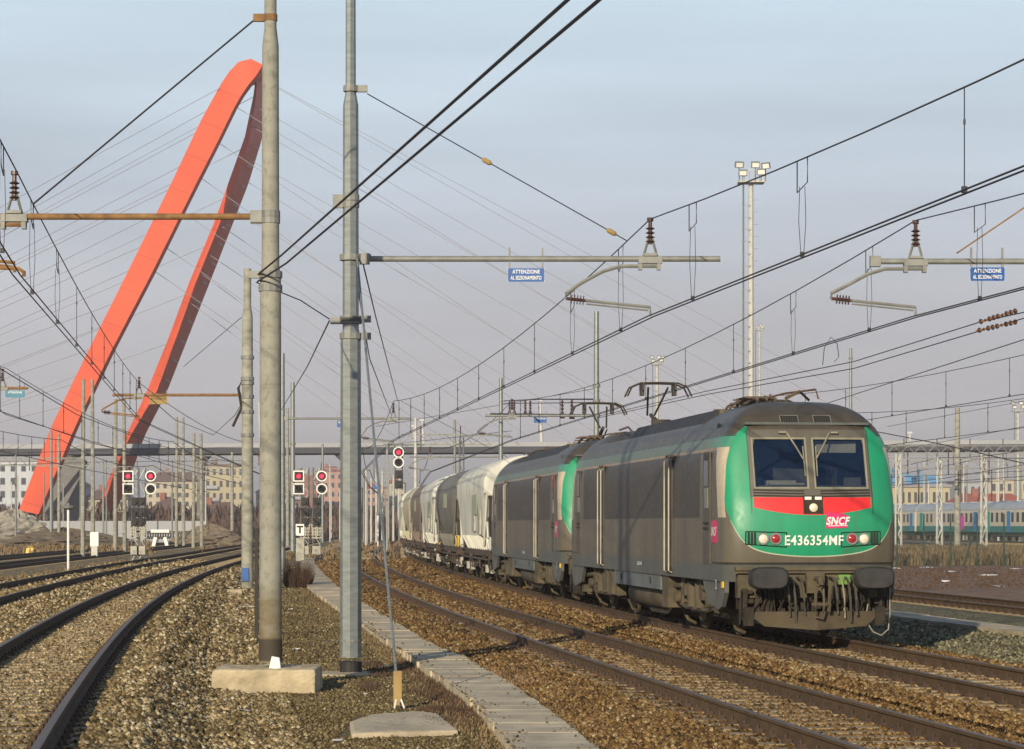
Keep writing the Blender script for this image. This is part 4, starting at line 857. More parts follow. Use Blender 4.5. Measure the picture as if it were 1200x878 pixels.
# cantilever with insulator, registration arm and hanging plate
def insulator(par,base,h=.55,m='insul'):
    mb=MB(); x,y,z=base; pr=[(.03,.22)]
    for k in range(4): zz=.24+k*.065; pr+=[(.03,zz),(.075,zz+.02),(.03,zz+.045)]
    pr+=[(.03,.56),(.05,.57),(.05,.62),(.0,.62)]; mb.lathe(pr,(x,y,z),10,mi=0)
    for sx_ in(-1,1): mb.tube([(x+sx_*.12,y,z-.03),(x+sx_*.03,y,z+.3)],.02,4,mi=1)
    mb.box((x,y,z-.02),(.36,.12,.1),mi=1); mb.box((x,y,z+.06),(.2,.14,.04),mi=1)
    return mb.build('insulator',[M[m],M['galv_d']],par)
def cantilever(x0,x1,y,z,sup,zc,label,armm='galv_d',reg=True,side=-1,r=.045,g='cantilevers over the tracks'):
    t=thing('cantilever_arm',label,'cantilever',(x0,y,z),0,g)
    mb=MB(); mb.cyl((x0,y,z),(x1,y,z),r,n=10); mb.build('tube',M[armm],t,auto=50)
    mb=MB(); 
    for q in(x0+(x1-x0)*.01,): mb.box((q,y,z),(.16,.12,.16))
    mb.build('bracket',M['galv_d'],t); insulator(t,(sup,y,z))
    if reg:
        zr=z-.11; e=sup+side*1.27; zl=zc+.27
        [MB().box((sup+q,y,z-.09),(.06,.1,.16)).build('drop_clamp',M['galv_d'],t) for q in(-.15,.13)]
        mb=MB(); mb.tube([(sup+.16,y,zr),(sup+side*.45,y,zr),(sup+side*.72,y,zr-.08),(sup+side*1.05,y,zr-.26),(e,y,zl+.08),(e,y,zl)],.032,6); mb.build('curved_registration_tube',M[armm],t)
        mb=MB(); a=Vector((e,y,zl)); b=Vector((sup,y,zc+.14)); d=(b-a)
        for k in range(5): c=a+d*(.06+.035*k); mb.cyl(c,c+d*.012,.07,n=8,mi=0)
        mb.cyl(a,a+d*.25,.025,n=6,mi=0); mb.tube([a+d*.2,b,b+Vector((0,0,-.13))],.026,6,mi=1); mb.tube([a+d*.24+Vector((0,0,-.05)),b+Vector((-.03,0,-.05))],.014,5,mi=1); mb.build('registration_arm',[M['insul'],M[armm]],t)
    return t
def warn_sign(x,y,ztop,w,h,lines,m,label,zarm,g='warning plates on the cantilevers',txt='whitep'):
    t=thing('warning_sign',label,'sign',(x,y,ztop-h),0,g)
    mb=MB(); mb.box((x,y-.05,ztop-h/2),(w,.015,h),mi=0); mb.build('plate',M[m],t)
    mb=MB(); mb.box((x,y-.048,ztop-.008),(w+.02,.012,.016)); mb.box((x,y-.048,ztop-h+.008),(w+.02,.012,.016)); mb.build('rim',M['whitep'],t)
    mb=MB()
    for q in(-.47,.47): mb.box((x+q*w*.98,y-.0,(ztop+zarm)/2+.06),(.03,.03,zarm-ztop+.22)); 
    mb.build('hanger',M['galv_d'],t)
    for i,l in enumerate(lines):
        vs,fs=text_mesh(l,h*.40,1,.0015); tw=max(a for a,_ in vs)-min(a for a,_ in vs); kx=min(.8,w*.86/tw); vs=[(a*kx,b) for a,b in vs]; mb=MB(); zc_=ztop-h*(.27+.46*i); mb.add([(x+a,y-.062,zc_+b) for a,b in vs],fs); mb.build('lettering',M[txt],t,fixn=False)
    return t
PX=lambda px,Y:(px-600)*Y/F
PZ=lambda py,Y:CZ+(YH-py)*Y/F
zarm=PZ(303.5,Ya)
cA=cantilever(xa+.15,PX(844,Ya),Ya,zarm,PX(762,Ya),PZ(371,Ya),'long grey cantilever tube reaching right from the grey steel mast over the empty track')
cT=cantilever(PX(1023,Ya),PX(1290,Ya),Ya,PZ(306.5,Ya),PX(1073,Ya),PZ(371,Ya),'grey cantilever tube entering from the right edge over the train track',armm='galv_d')
LN=['ATTENZIONE','AL SEZIONAMENTO']
warn_sign(PX(616.5,Ya),Ya,PZ(315,Ya),.54,.20,LN,'blue','blue Italian warning plate hanging under the middle cantilever left of the train',zarm)
warn_sign(PX(1156.5,Ya),Ya,PZ(314,Ya),.51,.20,LN,'blue','blue Italian warning plate hanging under the cantilever at the right edge',zarm)
zB=PZ(254,Yb)
cB=cantilever(xb-.15,PX(-60,Yb),Yb,zB,PX(17,Yb),PZ(320,Yb),'rusty brown cantilever tube reaching left from the big concrete mast',armm='rustarm')
# right hand mast outside the picture that carries the right cantilever
t=thing('catenary_mast','grey steel mast just outside the right edge carrying the right cantilever','mast',(PX(1300,Ya),Ya,-.25),0,'overhead line masts'); mb=MB(); mb.loft([ringp(PX(1300,Ya),Ya,r,z,10,.2) for r,z in((.16,-.25),(.14,8.5),(.09,8.7),(.09,10))]); mb.build('shaft',M['galv'],t)
def stay(a,b,label,r=.012,beads=(),m='wire',name='stay_wire',g='stays and tie rods'):
    mb=MB(); a=Vector(a);b=Vector(b); mb.tube([a,b],r,6)
    if beads:
        t=thing(name,label,'stay wire',a,0,g); mb.build('rod',M[m],t)
        for q in beads:
            c=a.lerp(b,q); d=(b-a).normalized(); k=MB(); k.tube([c-d*.09,c-d*.05,c+d*.05,c+d*.09],[.012,.038,.038,.012],8); k.build('strain_insulator',M['ochre'],t)
        return t
    o=mb.build(name,M[m],None,loc=tuple(a)); return tag(o,label,'stay wire',g)
stay((xa+.25,Ya,PZ(110,Ya)),(PX(735,Ya),Ya,PZ(284,Ya)+.02),'tie rod with two insulator beads sloping from the grey steel mast top to its cantilever',.009,(.46,.94))
stay((xb-.2,Yb,PZ(22,Yb)),(PX(38,Yb),Yb,PZ(240,Yb)),'dark tie rod sloping from the concrete mast top down left to the rusty cantilever',.013)
stay((PX(1121,Ya),Ya,PZ(297,Ya)),(PX(1300,Ya),Ya,PZ(176,Ya)),'rusty tie rod rising right from the cantilever at the right edge',.013,m='rustarm')
# guy wire with turnbuckle and its anchor plate
gy=BY(833,-.25); gx=PX(468,gy)
t=thing('guy_wire','slanting pale guy rod with yellow turnbuckle anchored in a flat concrete slab','guy wire',(gx,gy,-.2))
g0=Vector((gx,gy,-.2)); g1=Vector((xa+.1,Ya-.1,PZ(300,Ya))); dg=(g1-g0).normalized()
mb=MB(); mb.cyl(g0+dg*.5,g1,.018,n=6); mb.build('rod',M['galv'],t)
mb=MB(); c=g0+dg*.32; mb.box(tuple(c),(.10,.03,.42),ry=0); mb.box(tuple(g0+dg*.36+Vector((0,-.02,0))),(.12,.03,.03)); mb.build('turnbuckle',M['ochre2'] if 'ochre2' in M else M['ochre'],t)
mb=MB(); mb.tube([g0+Vector((-.06,0,-.02)),g0+dg*.12+Vector((-.03,0,0))],.012,5); mb.tube([g0+Vector((.06,0,-.02)),g0+dg*.12+Vector((.03,0,0))],.012,5); mb.build('shackle',M['whitep'],t)
pl=[U(a,b,-.2) for a,b in((410,846),(433,838),(496,834),(514,837),(538,856),(412,860))]
mb=MB(); mb.loft([[Vector((p.x,p.y,-.3)) for p in pl],[Vector((p.x,p.y,-.19)) for p in pl]]); o=mb.build('anchor_slab',M['slab2'] if 'slab2' in M else M['slab'],None,loc=(gx,gy-.2,-.27)); rough(o,4,.03); tag(o,'flat six-sided concrete slab at the foot of the slanting guy rod','anchor slab')
# ---- other masts: px, base row, top row, width px, kind, label
def mast(px,yb,yt,wpx,kind,label,zb=-.25,Yo=None,g='overhead line masts',m=None,bands=()):
    Y=Yo or BY(yb,zb); x=PX(px,Y); r=wpx*Y/F/2; z1=PZ(yt,Y)
    t=thing('catenary_mast',label,'mast',(x,Y,zb),0,g); mm=M[m] if m else (M['pole_conc'] if kind in('conc','double','stepped') else M['galv'] )
    if kind in('conc','tube'):
        mb=MB(); mb.cyl((x,Y,zb),(x,Y,z1),r*1.1,r*.8,n=10); mb.build('shaft',mm,t,auto=50)
    if kind=='stepped':
        zs=z1-(z1-zb)*.12; mb=MB(); mb.loft([ringp(x,Y,q,z,12,0) for q,z in((r*1.15,zb),(r,zs-.3),(r*.7,zs),(r*.7,z1))]); mb.build('shaft',mm,t,auto=40)
    if kind=='double':
        for s in(-1,1):
            mb=MB(); mb.cyl((x+s*r*1.15,Y+s*.2,zb),(x+s*r*.95,Y+s*.2,z1),r*.55,r*.42,n=8); mb.build('post',mm,t)
        mb=MB(); n=int((z1-zb)/1.6) if px>200 else 3
        for k in range(1,n): mb.box((x,Y,zb+k*1.6),(r*2.0,.12,.05))
        mb.build('cross_tie',M['galv_d'],t)
    if kind=='lattice':
        mb=MB()
        for sx_ in(-1,1):
            for sy_ in(-1,1): mb.cyl((x+sx_*r,Y+sy_*r,zb),(x+sx_*r*.8,Y+sy_*r*.8,z1),.06,n=4)
        n=int((z1-zb)/.9)
        for k in range(n):
            za,zc_=zb+k*(z1-zb)/n,zb+(k+1)*(z1-zb)/n; s=1 if k%2 else -1
            for sy_ in(-1,1): mb.cyl((x-s*r*.9,Y+sy_*r*.9,za),(x+s*r*.9,Y+sy_*r*.9,zc_),.035,n=4,caps=False)
        mb.build('lattice_shaft',mm,t)
    for b in bands:
        mb=MB(); mb.cyl((x,Y,PZ(b,Y)-.06),(x,Y,PZ(b,Y)+.06),r*1.25,n=10); mb.build('clamp',M['galv_d'],t)
    return t,x,Y
tc_,xc,Yc=mast(290,692,315,12.5,'stepped','pale concrete mast with blue painted foot behind and left of the big concrete mast',bands=(419,444,449,465,483,510))
mb=MB(); mb.box((xc-.06,Yc-.19,.30),(.26,.12,.46),top=.95); mb.build('blue_foot_band',M['blue'],tc_)
mb=MB(); mb.cyl((xc+.55,Yc,-.25),(xc+.4,Yc,6.2),.03,n=5); mb.build('conduit',M['white_steel'],tc_)
mb=MB(); mb.tube([(xc-.15,Yc,PZ(443,Yc)),(xc-.3,Yc-.1,PZ(455,Yc)),(xc-.2,Yc,PZ(478,Yc)),(xc-.5,Yc,PZ(500,Yc))],.05,5); mb.build('hanging_fitting',M['under'],tc_)
cantilever(xc-.2,PX(132,Yc),Yc,PZ(463,Yc),PX(163,Yc),PZ(492,Yc),'rusty brown cantilever tube reaching left from the blue-footed mast',armm='rustarm',r=.05)
warn_sign(PX(186,Yc),Yc,PZ(465,Yc),.60,.26,['ATTENZIONE'],'ochre','dull yellow plate hanging under the cantilever of the blue-footed mast',PZ(463,Yc),txt='under')
tD,xD,YD=mast(331,681,414,6.5,'tube','slender grey steel mast half hidden right behind the big concrete mast')
cantilever(xD+.1,PX(482,YD),YD,PZ(490.5,YD),PX(461,YD),PZ(521,YD),'thin grey cantilever tube reaching right behind the grey steel mast toward the signal')
mast(343,652,448,6,'tube','thin grey mast to the left of the signals in front of the concrete path',bands=(520,))
mast(103,657,445,9.5,'double','twin concrete posts in front of the red arch leg, left of the pale tall ones')
mast(140.5,651,468,9,'double','twin pale concrete posts hiding the square signal on the left')
mast(60,643,505,3.4,'tube','left one of two pale thin masts before the foot of the arch'); mast(69,643,508,3.8,'tube','right one of two pale thin masts before the foot of the arch',m='pole_conc')
mast(18.5,640,532,2.6,'tube','thin grey mast near the left edge before the grey-white houses',m='galv_d')
mast(121,637,537,2.6,'tube','very thin mast standing before the lower tip of the rear arch leg')
mast(211,644,489,7,'double','brownish twin posts right of the left signals',m='pole_conc')
mast(231.5,645,508,8,'double','pale twin posts right of the brownish twin posts')
mast(272,637,530,4,'conc','short brownish mast just left of the blue-footed mast')
mast(337,645,478,4,'tube','thin mast squeezed between the slender mast and the left signal post',m='pole_conc')
mast(378,640,520,3,'tube','thin mast directly behind the round signal in the middle')
rr=random.Random(11)
wh=['between the grey steel mast and the guy rod','left of the guy rod','crossed by the guy rod','right of the guy rod','under the hanging signal','right of the hanging signal post','nearest the last hopper']
for i,(px,yt,yb) in enumerate(((429,548,640),(435,560,638),(441,543,637),(448,552,636),(455,538,635),(461,556,636),(467,572,634))):
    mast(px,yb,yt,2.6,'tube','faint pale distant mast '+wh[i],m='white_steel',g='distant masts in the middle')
mast(587,0,443,5.5,'tube','grey mast rising behind the second locomotive and first hopper',Yo=148,m='galv')
mast(699,0,365,7,'tube','grey mast rising behind the raised pantograph of the second locomotive',Yo=92,m='galv',bands=(452,470,487))
mast(997,0,408,4,'tube','thin grey mast rising just behind the roof of the leading locomotive',Yo=150,bands=(420,))
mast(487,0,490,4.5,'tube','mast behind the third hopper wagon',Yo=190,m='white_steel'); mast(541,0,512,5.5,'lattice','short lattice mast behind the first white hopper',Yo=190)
mast(533,0,492,3.5,'tube','very thin mast behind the grey round-sided hopper',Yo=230,m='galv_d')
mast(1122,645,478,7,'conc','lone pale concrete mast standing in front of the parked coaches',Yo=200)
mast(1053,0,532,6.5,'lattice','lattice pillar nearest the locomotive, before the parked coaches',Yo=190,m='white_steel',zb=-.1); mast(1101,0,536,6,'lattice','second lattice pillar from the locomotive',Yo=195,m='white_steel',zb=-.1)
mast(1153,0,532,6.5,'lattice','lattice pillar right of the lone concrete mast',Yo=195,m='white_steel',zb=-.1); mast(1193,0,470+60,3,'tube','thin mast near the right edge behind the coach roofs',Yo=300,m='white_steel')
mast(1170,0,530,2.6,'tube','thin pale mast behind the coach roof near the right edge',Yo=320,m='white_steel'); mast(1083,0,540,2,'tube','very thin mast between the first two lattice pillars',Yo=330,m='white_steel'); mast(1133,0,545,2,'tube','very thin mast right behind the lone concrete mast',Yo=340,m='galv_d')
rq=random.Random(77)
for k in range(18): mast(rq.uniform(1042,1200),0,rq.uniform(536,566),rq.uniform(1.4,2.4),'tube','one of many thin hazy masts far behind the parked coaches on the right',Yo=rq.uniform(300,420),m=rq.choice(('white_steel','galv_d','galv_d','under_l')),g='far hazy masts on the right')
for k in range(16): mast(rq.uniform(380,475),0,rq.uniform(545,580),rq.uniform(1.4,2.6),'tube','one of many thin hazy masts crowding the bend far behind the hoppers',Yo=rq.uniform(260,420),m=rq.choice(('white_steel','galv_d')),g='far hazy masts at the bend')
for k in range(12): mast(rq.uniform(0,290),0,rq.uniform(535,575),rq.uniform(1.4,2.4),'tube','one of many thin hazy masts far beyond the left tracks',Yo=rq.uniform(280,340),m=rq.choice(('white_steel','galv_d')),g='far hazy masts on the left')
# lattice portals on the right
def portal(px0,px1,py,Y,label,h=.8):
    t=thing('lattice_portal',label,'portal beam',(PX(px0,Y),Y,PZ(py,Y)),0,'portal beams over the right yard'); x0,x1=PX(px0,Y),PX(px1,Y); z=PZ(py,Y)
    mb=MB(); mb.cyl((x0,Y,z),(x1,Y,z),.07,n=4); mb.cyl((x0,Y,z+h),(x1,Y,z+h),.07,n=4); mb.build('chord',M['galv_d'],t)
    mb=MB(); n=int((x1-x0)/h/.9)
    for k in range(n): a=x0+(x1-x0)*k/n; b=x0+(x1-x0)*(k+1)/n; s=k%2; mb.cyl((a,Y,z+h*s),(b,Y,z+h*(1-s)),.045,n=4)
    mb.build('diagonal_bracing',M['galv_d'],t)
    for k in range(int((x1-x0)/3.2)):
        x=x0+1.6+k*3.2; mb=MB(); mb.tube([(x,Y,z+h+.7),(x,Y,z-.5)],.05,5); mb.build('insulator',M['insul'],t)
portal(1040,1260,549,195,'front grey lattice beam across the right yard above the coaches'); portal(1040,1260,541,300,'rear lattice beam across the right yard under the footbridge'); portal(1035,1260,556,350,'lowest distant lattice beam of the right yard')
portal(-20,135,546,255,'lattice beam crossing low behind the front arch leg'); portal(195,345,541,300,'lattice beam between the left signals and the big concrete mast',.7); portal(120,300,553,340,'lowest far lattice beam behind the left signals',.7); portal(330,480,556,300,'low lattice beam behind the middle signals',.7); portal(1040,1260,531,240,'highest lattice beam of the right yard, just under the footbridge line',.7)
portal(470,575,521,200,'lattice beam over the hoppers behind the hanging signal'); portal(396,470,523,330,'distant lattice beam between the steel mast and the hanging signal',.7)
# floodlight towers
def tower(px,yt,Y,label,w=8,s=1.0):
    x=PX(px,Y); z1=PZ(yt+18,Y); t=thing('floodlight_tower',label,'floodlight tower',(x,Y,-.25),0,'floodlight towers')
    r=w*Y/F/2; mb=MB(); mb.cyl((x,Y,-.25),(x,Y,z1),r,r*.7,n=10); mb.build('shaft',M['white_steel'],t)
    mb=MB()
    for q in(-1,1): mb.tube([(x-.75,Y-.4*q,0),(x-.75,Y-.4*q,z1)],.05,4)
    n=int(z1/1.2)
    for k in range(n): mb.box((x-.55,Y-.4,k*1.2),(.9,.05,.06)); 
    for k in range(int(n/1)): mb.box((x+.45,Y-.4,k*1.2+.5),(.5,.05,.06))
    mb.build('ladder',M['galv'],t)
    mb=MB(); mb.box((x,Y,z1),(2.6*s,2*s,.16)); 
    for q in np.linspace(-1.25,1.25,6): mb.cyl((x+q*s,Y-1*s,z1),(x+q*s,Y-1*s,z1+1.1*s),.05,n=4)
    mb.cyl((x-1.25*s,Y-1*s,z1+1.1*s),(x+1.25*s,Y-1*s,z1+1.1*s),.05,n=4); mb.build('platform',M['white_steel'],t)
    for q,h,rt in((-1.25,2.0,.3),(-.9,1.2,0),(.35,2.0,0),(.9,1.3,-.2),(1.35,1.9,-.5)):
        mb=MB(); mb.box((x+q*s,Y-1.1*s,z1+h*s-.4*s),(.85*s,.35*s,.6*s),rz=rt,rx=.3,mi=0); mb.box((x+q*s,Y-1.32*s,z1+h*s-.47*s),(.68*s,.05,.42*s),rz=rt,rx=.3,mi=1); mb.cyl((x+q*s,Y-1*s,z1),(x+q*s,Y-1*s,z1+(h-.5)*s),.05,n=4); mb.build('floodlight',[M['galv_d'],M['whitep']],t)
tower(880,196,245,'tall white floodlight tower rising behind the leading locomotive'); tower(770,409,430,'smaller distant floodlight tower above the raised pantographs',5,.75); tower(1193,464,540,'small distant floodlight tower at the right edge',5,1.1); tower(884+6,369,470,'thin distant lamp tower right beside the tall white tower',3,.5)
# ---------------------------------------------------------------- overhead lines
def catenary(sup,label,r=.0105,sag=.62,twin=.10,dsp=5.2,m='wire',loops=1,near=45):
    t=thing('overhead_line',label,'overhead line',(sup[1][1],sup[1][0],0),0,'overhead contact lines')
    rr_=lambda y:r*max(1,min(y,260)/75)
    for o in((-twin/2,twin/2) if twin else (0,)):
        mb=MB(); pts=[]
        for y,x,zc,zm in sup: pts.append((x+o,y,zc))
        P=[]; 
        for a,b in zip(pts[:-1],pts[1:]):
            for k in range(6): P.append(Vector(a).lerp(Vector(b),k/6))
        P.append(Vector(pts[-1])); mb.tube(P,[rr_(p.y) for p in P],5); mb.build('contact_wire',M[m],t)
    P=[]
    S=[]
    for (y0,x0,c0,z0),(y1,x1,c1,z1) in zip(sup[:-1],sup[1:]):
        n=14
        for k in range(n):
            q=k/n; P.append(Vector((x0+(x1-x0)*q,y0+(y1-y0)*q,z0+(z1-z0)*q-4*sag*q*(1-q))))
    y,x,c,z=sup[-1]; P.append(Vector((x,y,z))); mb=MB(); mb.tube(P,[rr_(p.y)*.95 for p in P],5); mb.build('messenger_wire',M[m],t)
    for i,((y0,x0,c0,z0),(y1,x1,c1,z1)) in enumerate(zip(sup[:-1],sup[1:])):
        if y0>80: continue
        L=y1-y0; n=max(2,int(L/dsp))
        for k in range(n):
            q=(k+.5)/n; y=y0+L*q
            if y<8: continue
            f=lambda q:Vector((x0+(x1-x0)*q,y0+L*q,z0+(z1-z0)*q-4*sag*q*(1-q)))
            p=f(q); cz=c0+(c1-c0)*q; mb=MB(); rw=.005*max(1,y/45)
            if loops and (k<2 or k>n-3) and y<75:
                a=f(q-.22/L); b=f(q+.22/L); lo=.32
                mb.tube([a,a+Vector((0,0,-lo+.03)),b+Vector((0,0,-lo-.05)),b],rw*1.5,4); mid=(a+b)/2+Vector((0,0,-lo))
                for s in(-.03,.03): mb.tube([mid+Vector((s,0,0)),(mid.x+s*1.4,mid.y,(mid.z+cz)/2),(mid.x+s*.5,mid.y,cz)],rw*.8,4)
            else: mb.tube([p,(p.x,p.y,cz)],rw*1.1,4); mb.cyl((p.x,p.y,p.z-.35),(p.x,p.y,p.z-.3),rw*2.5,n=5)
            mb.box((p.x,p.y,cz+.02),(.05,.05,.06)); mb.build('dropper',M[m],t)
    return t
zc=PZ(371,Ya); zm=zarm+.60
catenary([(-13,PX(762,Ya)+.157*50,zc,zm+.05),(Ya,PX(762,Ya),zc,zm),(92,-4.40,5.14,6.60),(148,-8.95,5.15,6.6),(205,-11.8,5.15,6.6),(262,-14,5.15,6.6)],'wires above the empty track, hung from the long middle cantilever')
catenary([(-13,PX(1073,Ya)+.158*50,zc,zm+.05),(Ya,PX(1073,Ya),zc,zm-.02),(92,0.0,5.14,6.6),(148,-4.9,5.15,6.6),(205,-7.6,5.15,6.6),(262,-9.8,5.15,6.6)],'wires above the train, hung from the cantilever at the right edge')
zLm=PZ(200,Yb); zLc=PZ(322,Yb)
catenary([(-10,-6.75+.135*44,zLc+.1,zLm+.1),(Yb,-6.75,zLc,zLm),(Yc,PX(163,Yc),PZ(492,Yc),PZ(452,Yc)+.1),(140,-15.3,5.3,6.7),(200,-18.5,5.3,6.7)],'wires above the left foreground track, hung from the rusty cantilever',sag=.28)
catenary([(30,-9.6,5.5,6.9),(79,PX(8,79),5.5,PZ(432,79)),(140,-19.2,5.3,6.7),(200,-22,5.3,6.7)],'wires above the second left track, under the small teal plate',sag=.5,loops=0,twin=0)
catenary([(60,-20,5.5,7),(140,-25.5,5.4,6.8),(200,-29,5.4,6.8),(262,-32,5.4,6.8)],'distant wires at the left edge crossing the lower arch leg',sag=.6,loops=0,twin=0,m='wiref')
catenary([(37,XR(37)+.2,5.2,6.75),(92,XR(92)+.3,5.2,6.75),(148,XR(148),5.2,6.7),(205,XR(205),5.2,6.7)],'wires above the brown track to the right of the train',sag=.6,twin=0)
catenary([(50,20,5.2,6.75),(105,14.6,5.2,6.75),(160,10.6,5.2,6.7),(215,8,5.2,6.7)],'wires right of the brown track, falling behind the locomotive roof',sag=.6,twin=0,loops=0)
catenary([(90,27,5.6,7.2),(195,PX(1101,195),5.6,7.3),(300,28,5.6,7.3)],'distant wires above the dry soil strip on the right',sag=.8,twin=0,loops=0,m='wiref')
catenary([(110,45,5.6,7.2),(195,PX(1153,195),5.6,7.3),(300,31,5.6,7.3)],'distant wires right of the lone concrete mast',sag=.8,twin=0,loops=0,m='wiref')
# extra cantilevers that carry those wires farther down the line
for (Y,xs,side,lab) in ((92,0.0,1,'thin cantilever left of the mast behind the raised pantographs'),(148,-4.9,1,'cantilever of the mast rising behind the first hopper')):
    cantilever(PX(699,92) if Y==92 else PX(587,148),xs-1.0 if Y==92 else xs-1.2,Y,6.05,xs,5.14,'grey '+lab)
t=thing('cross_span','dark span wire with hanging insulators between two masts behind the second locomotive','span wire',(PX(590,110),110,7))
a=W(590,470,148); b=W(699,468,92); mb=MB(); mb.tube([a,a.lerp(b,.5)+Vector((0,0,.05)),b],.03,5); mb.tube([a+Vector((0,0,-.15)),b+Vector((0,0,-.12))],.02,4); mb.tube([W(575,485,148),W(699,487,92)],.045,5); mb.build('span_cable',M['wire'],t)
for px in(601,609,626,633,670,679):
    q=(px-590)/109; c=a.lerp(b,q); mb=MB(); mb.lathe([(.02,0),(.07,-.1),(.03,-.15),(.08,-.25),(.03,-.3),(.08,-.4),(.03,-.45),(.12,-.7),(.12,-.8),(0,-.8)],tuple(c),7); mb.build('hanging_insulator',M['insul'],t)
warn_sign(PX(633,120),120,PZ(489,120),.62,.27,['ATTENZIONE'],'blue','small distant blue plate above the roof of the second locomotive',PZ(486,120))
warn_sign(PX(398,YD),YD,PZ(493,YD),.2,.27,['AL'],'blue','tiny blue plate peeping out left of the grey steel mast',PZ(490,YD))
warn_sign(PX(441,260),260,PZ(568,260),.6,.5,['A'],'blue','tiny far blue plate among the pale distant masts',PZ(566,260))
warn_sign(PX(18,79),79,PZ(458,79),.62,.22,['ATTENZIONE'],'teal','teal plate hanging at the left edge of the picture',PZ(455,79))
t=cantilever(PX(-60,79),PX(33,79),79,PZ(455,79),PX(3,79),5.9,'short rusty cantilever end at the left edge over the teal plate',armm='rustarm',reg=False)
mb=MB(); 
t=thing('registration_arm','small yellow-brown arm poking in at the left edge below the rusty cantilever','registration arm',(PX(0,Yb),Yb,PZ(315,Yb))); mb.tube([(PX(-40,Yb),Yb,PZ(312,Yb)),(PX(22,Yb),Yb,PZ(315,Yb)),(PX(28,Yb),Yb,PZ(319,Yb)),(PX(28,Yb),Yb,PZ(324,Yb))],.03,6); mb.build('tube',M['rustarm'],t)
# assorted feeder and tension wires
def wire(P,label,r=.012,m='wire',g='feeder and tension wires',sag=0,name='feeder_wire'):
    P=[Vector(p) for p in P]
    if len(P)==2 and sag: a,b=P; P=[a.lerp(b,k/12)-Vector((0,0,4*sag*(k/12)*(1-k/12))) for k in range(13)]
    mb=MB(); mb.tube(P,r,5); o=mb.build(name,M[m],None,loc=tuple(P[0])); return tag(o,label,'wire',g)
wire([W(302,322,Yb),W(330,299,32.2),W(665,0,14.5),W(800,-120,11),Vector((7.5,-22,5.6))],'upper of two thick black wires rising right past the steel mast from the concrete mast',.013)
wire([W(302,330,Yb),W(335,309,32.4),W(702,0,14.8),W(840,-120,11.4),Vector((8.4,-22,5.5))],'lower of two thick black wires rising right past the steel mast from the concrete mast',.013)
wire([W(300,331,Yb),W(352,352,36),W(386,374,Ya)],'short dark wire from the concrete mast down to the steel mast clamp',.009)
wire([W(386,376,Ya),W(360,430,55),W(330,480,97)],'dark wire falling left from the steel mast clamp to the slender mast',.012,sag=0)
wire([W(424,303,Ya),W(440,370,50),W(466,470,92)],'left of two dark wires falling from the steel mast to the hanging signal gantry',.012); wire([W(418,330,Ya),W(433,420,55),W(458,485,92)],'right-hand dark wire falling from the steel mast below the cantilever root',.012)
wire([W(1200,366,40),W(1150,377,41),W(1000,424,50),W(830,458,62),W(700,488,78)],'upper of the twin tension wires ending in brown insulators at the right',.010,name='tension_wire'); wire([W(1200,373,40),W(1148,388,41),W(1000,432,50),W(830,462,62),W(700,490,78)],'lower of the twin tension wires ending in brown insulators at the right',.010,name='tension_wire')
for (a,b,lab) in (((1146,378),(1192,364),'upper row of brown strain insulators near the right edge'),((1144,388),(1192,377),'lower row of brown strain insulators near the right edge')):
    A1,B1=W(*a,40.8),W(*b,40.2); t=thing('strain_insulator',lab,'insulator',A1,0,'strain insulators'); mb=MB(); mb.tube([A1,B1],.014,5); mb.build('rod',M['rustarm'],t)
    for q in np.linspace(.08,.95,9): 
        mb=MB(); c=A1.lerp(B1,q); d=(B1-A1).normalized(); mb.cyl(c-d*.012,c+d*.012,.045 if int(q*20)%3 else .025,n=7); mb.build('disc',M['insul'],t)
wire([W(964,428,46),W(966,408,46),W(974,395,46),W(981,403,46),W(983,418,46),W(978,424,46)],'looped jumper wire hanging from the tension wires above the locomotive',.008,name='jumper_wire')
wire([W(1200,398,70),W(900,495,120),W(640,560,260)],'thin black wire dropping left behind the cab roof, upper one',.016,sag=0); wire([W(1012,503,75),W(1100,520,70),W(1200,543,66)],'lone black wire falling to the right from behind the cab roof',.014)
wire([W(0,432,60),W(90,486,80),W(185,522,120),W(300,548,200)],'dark wire curving down right from the left edge',.014,m='wire'); wire([W(0,482,95),W(110,520,130),W(280,560,220)],'lower dark wire curving down right from the left edge',.018,m='wiref')
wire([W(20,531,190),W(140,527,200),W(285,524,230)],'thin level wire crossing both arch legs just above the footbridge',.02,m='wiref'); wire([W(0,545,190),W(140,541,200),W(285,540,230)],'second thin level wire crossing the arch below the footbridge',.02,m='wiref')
wire([W(215,430,70),W(250,400,62),W(283,372,58)],'thin wire rising right in front of the rear arch leg',.008); wire([W(170,462,80),W(205,492,95),W(250,510,110),W(275,487,95),W(285,470,84)],'slack dark wire looping below the cantilever of the blue-footed mast',.014)
for k,(a,b,lab) in enumerate((((396,528),(600,505),'rising slightly behind the hoppers'),((440,500),(700,455),'crossing behind the mast of the second locomotive'),((470,470),(640,560),'falling behind the first hopper'),((1040,560),(1200,552),'level over the coach roofs, upper'),((1040,568),(1200,563),'level over the coach roofs, lower'),((1040,500),(1200,470),'rising right behind the cab'),((1040,530),(1200,500),'rising right above the lattice beam'))):
    wire([W(*a,200),W(*b,170)],'faint grey wire '+lab,.02,m='wiref')
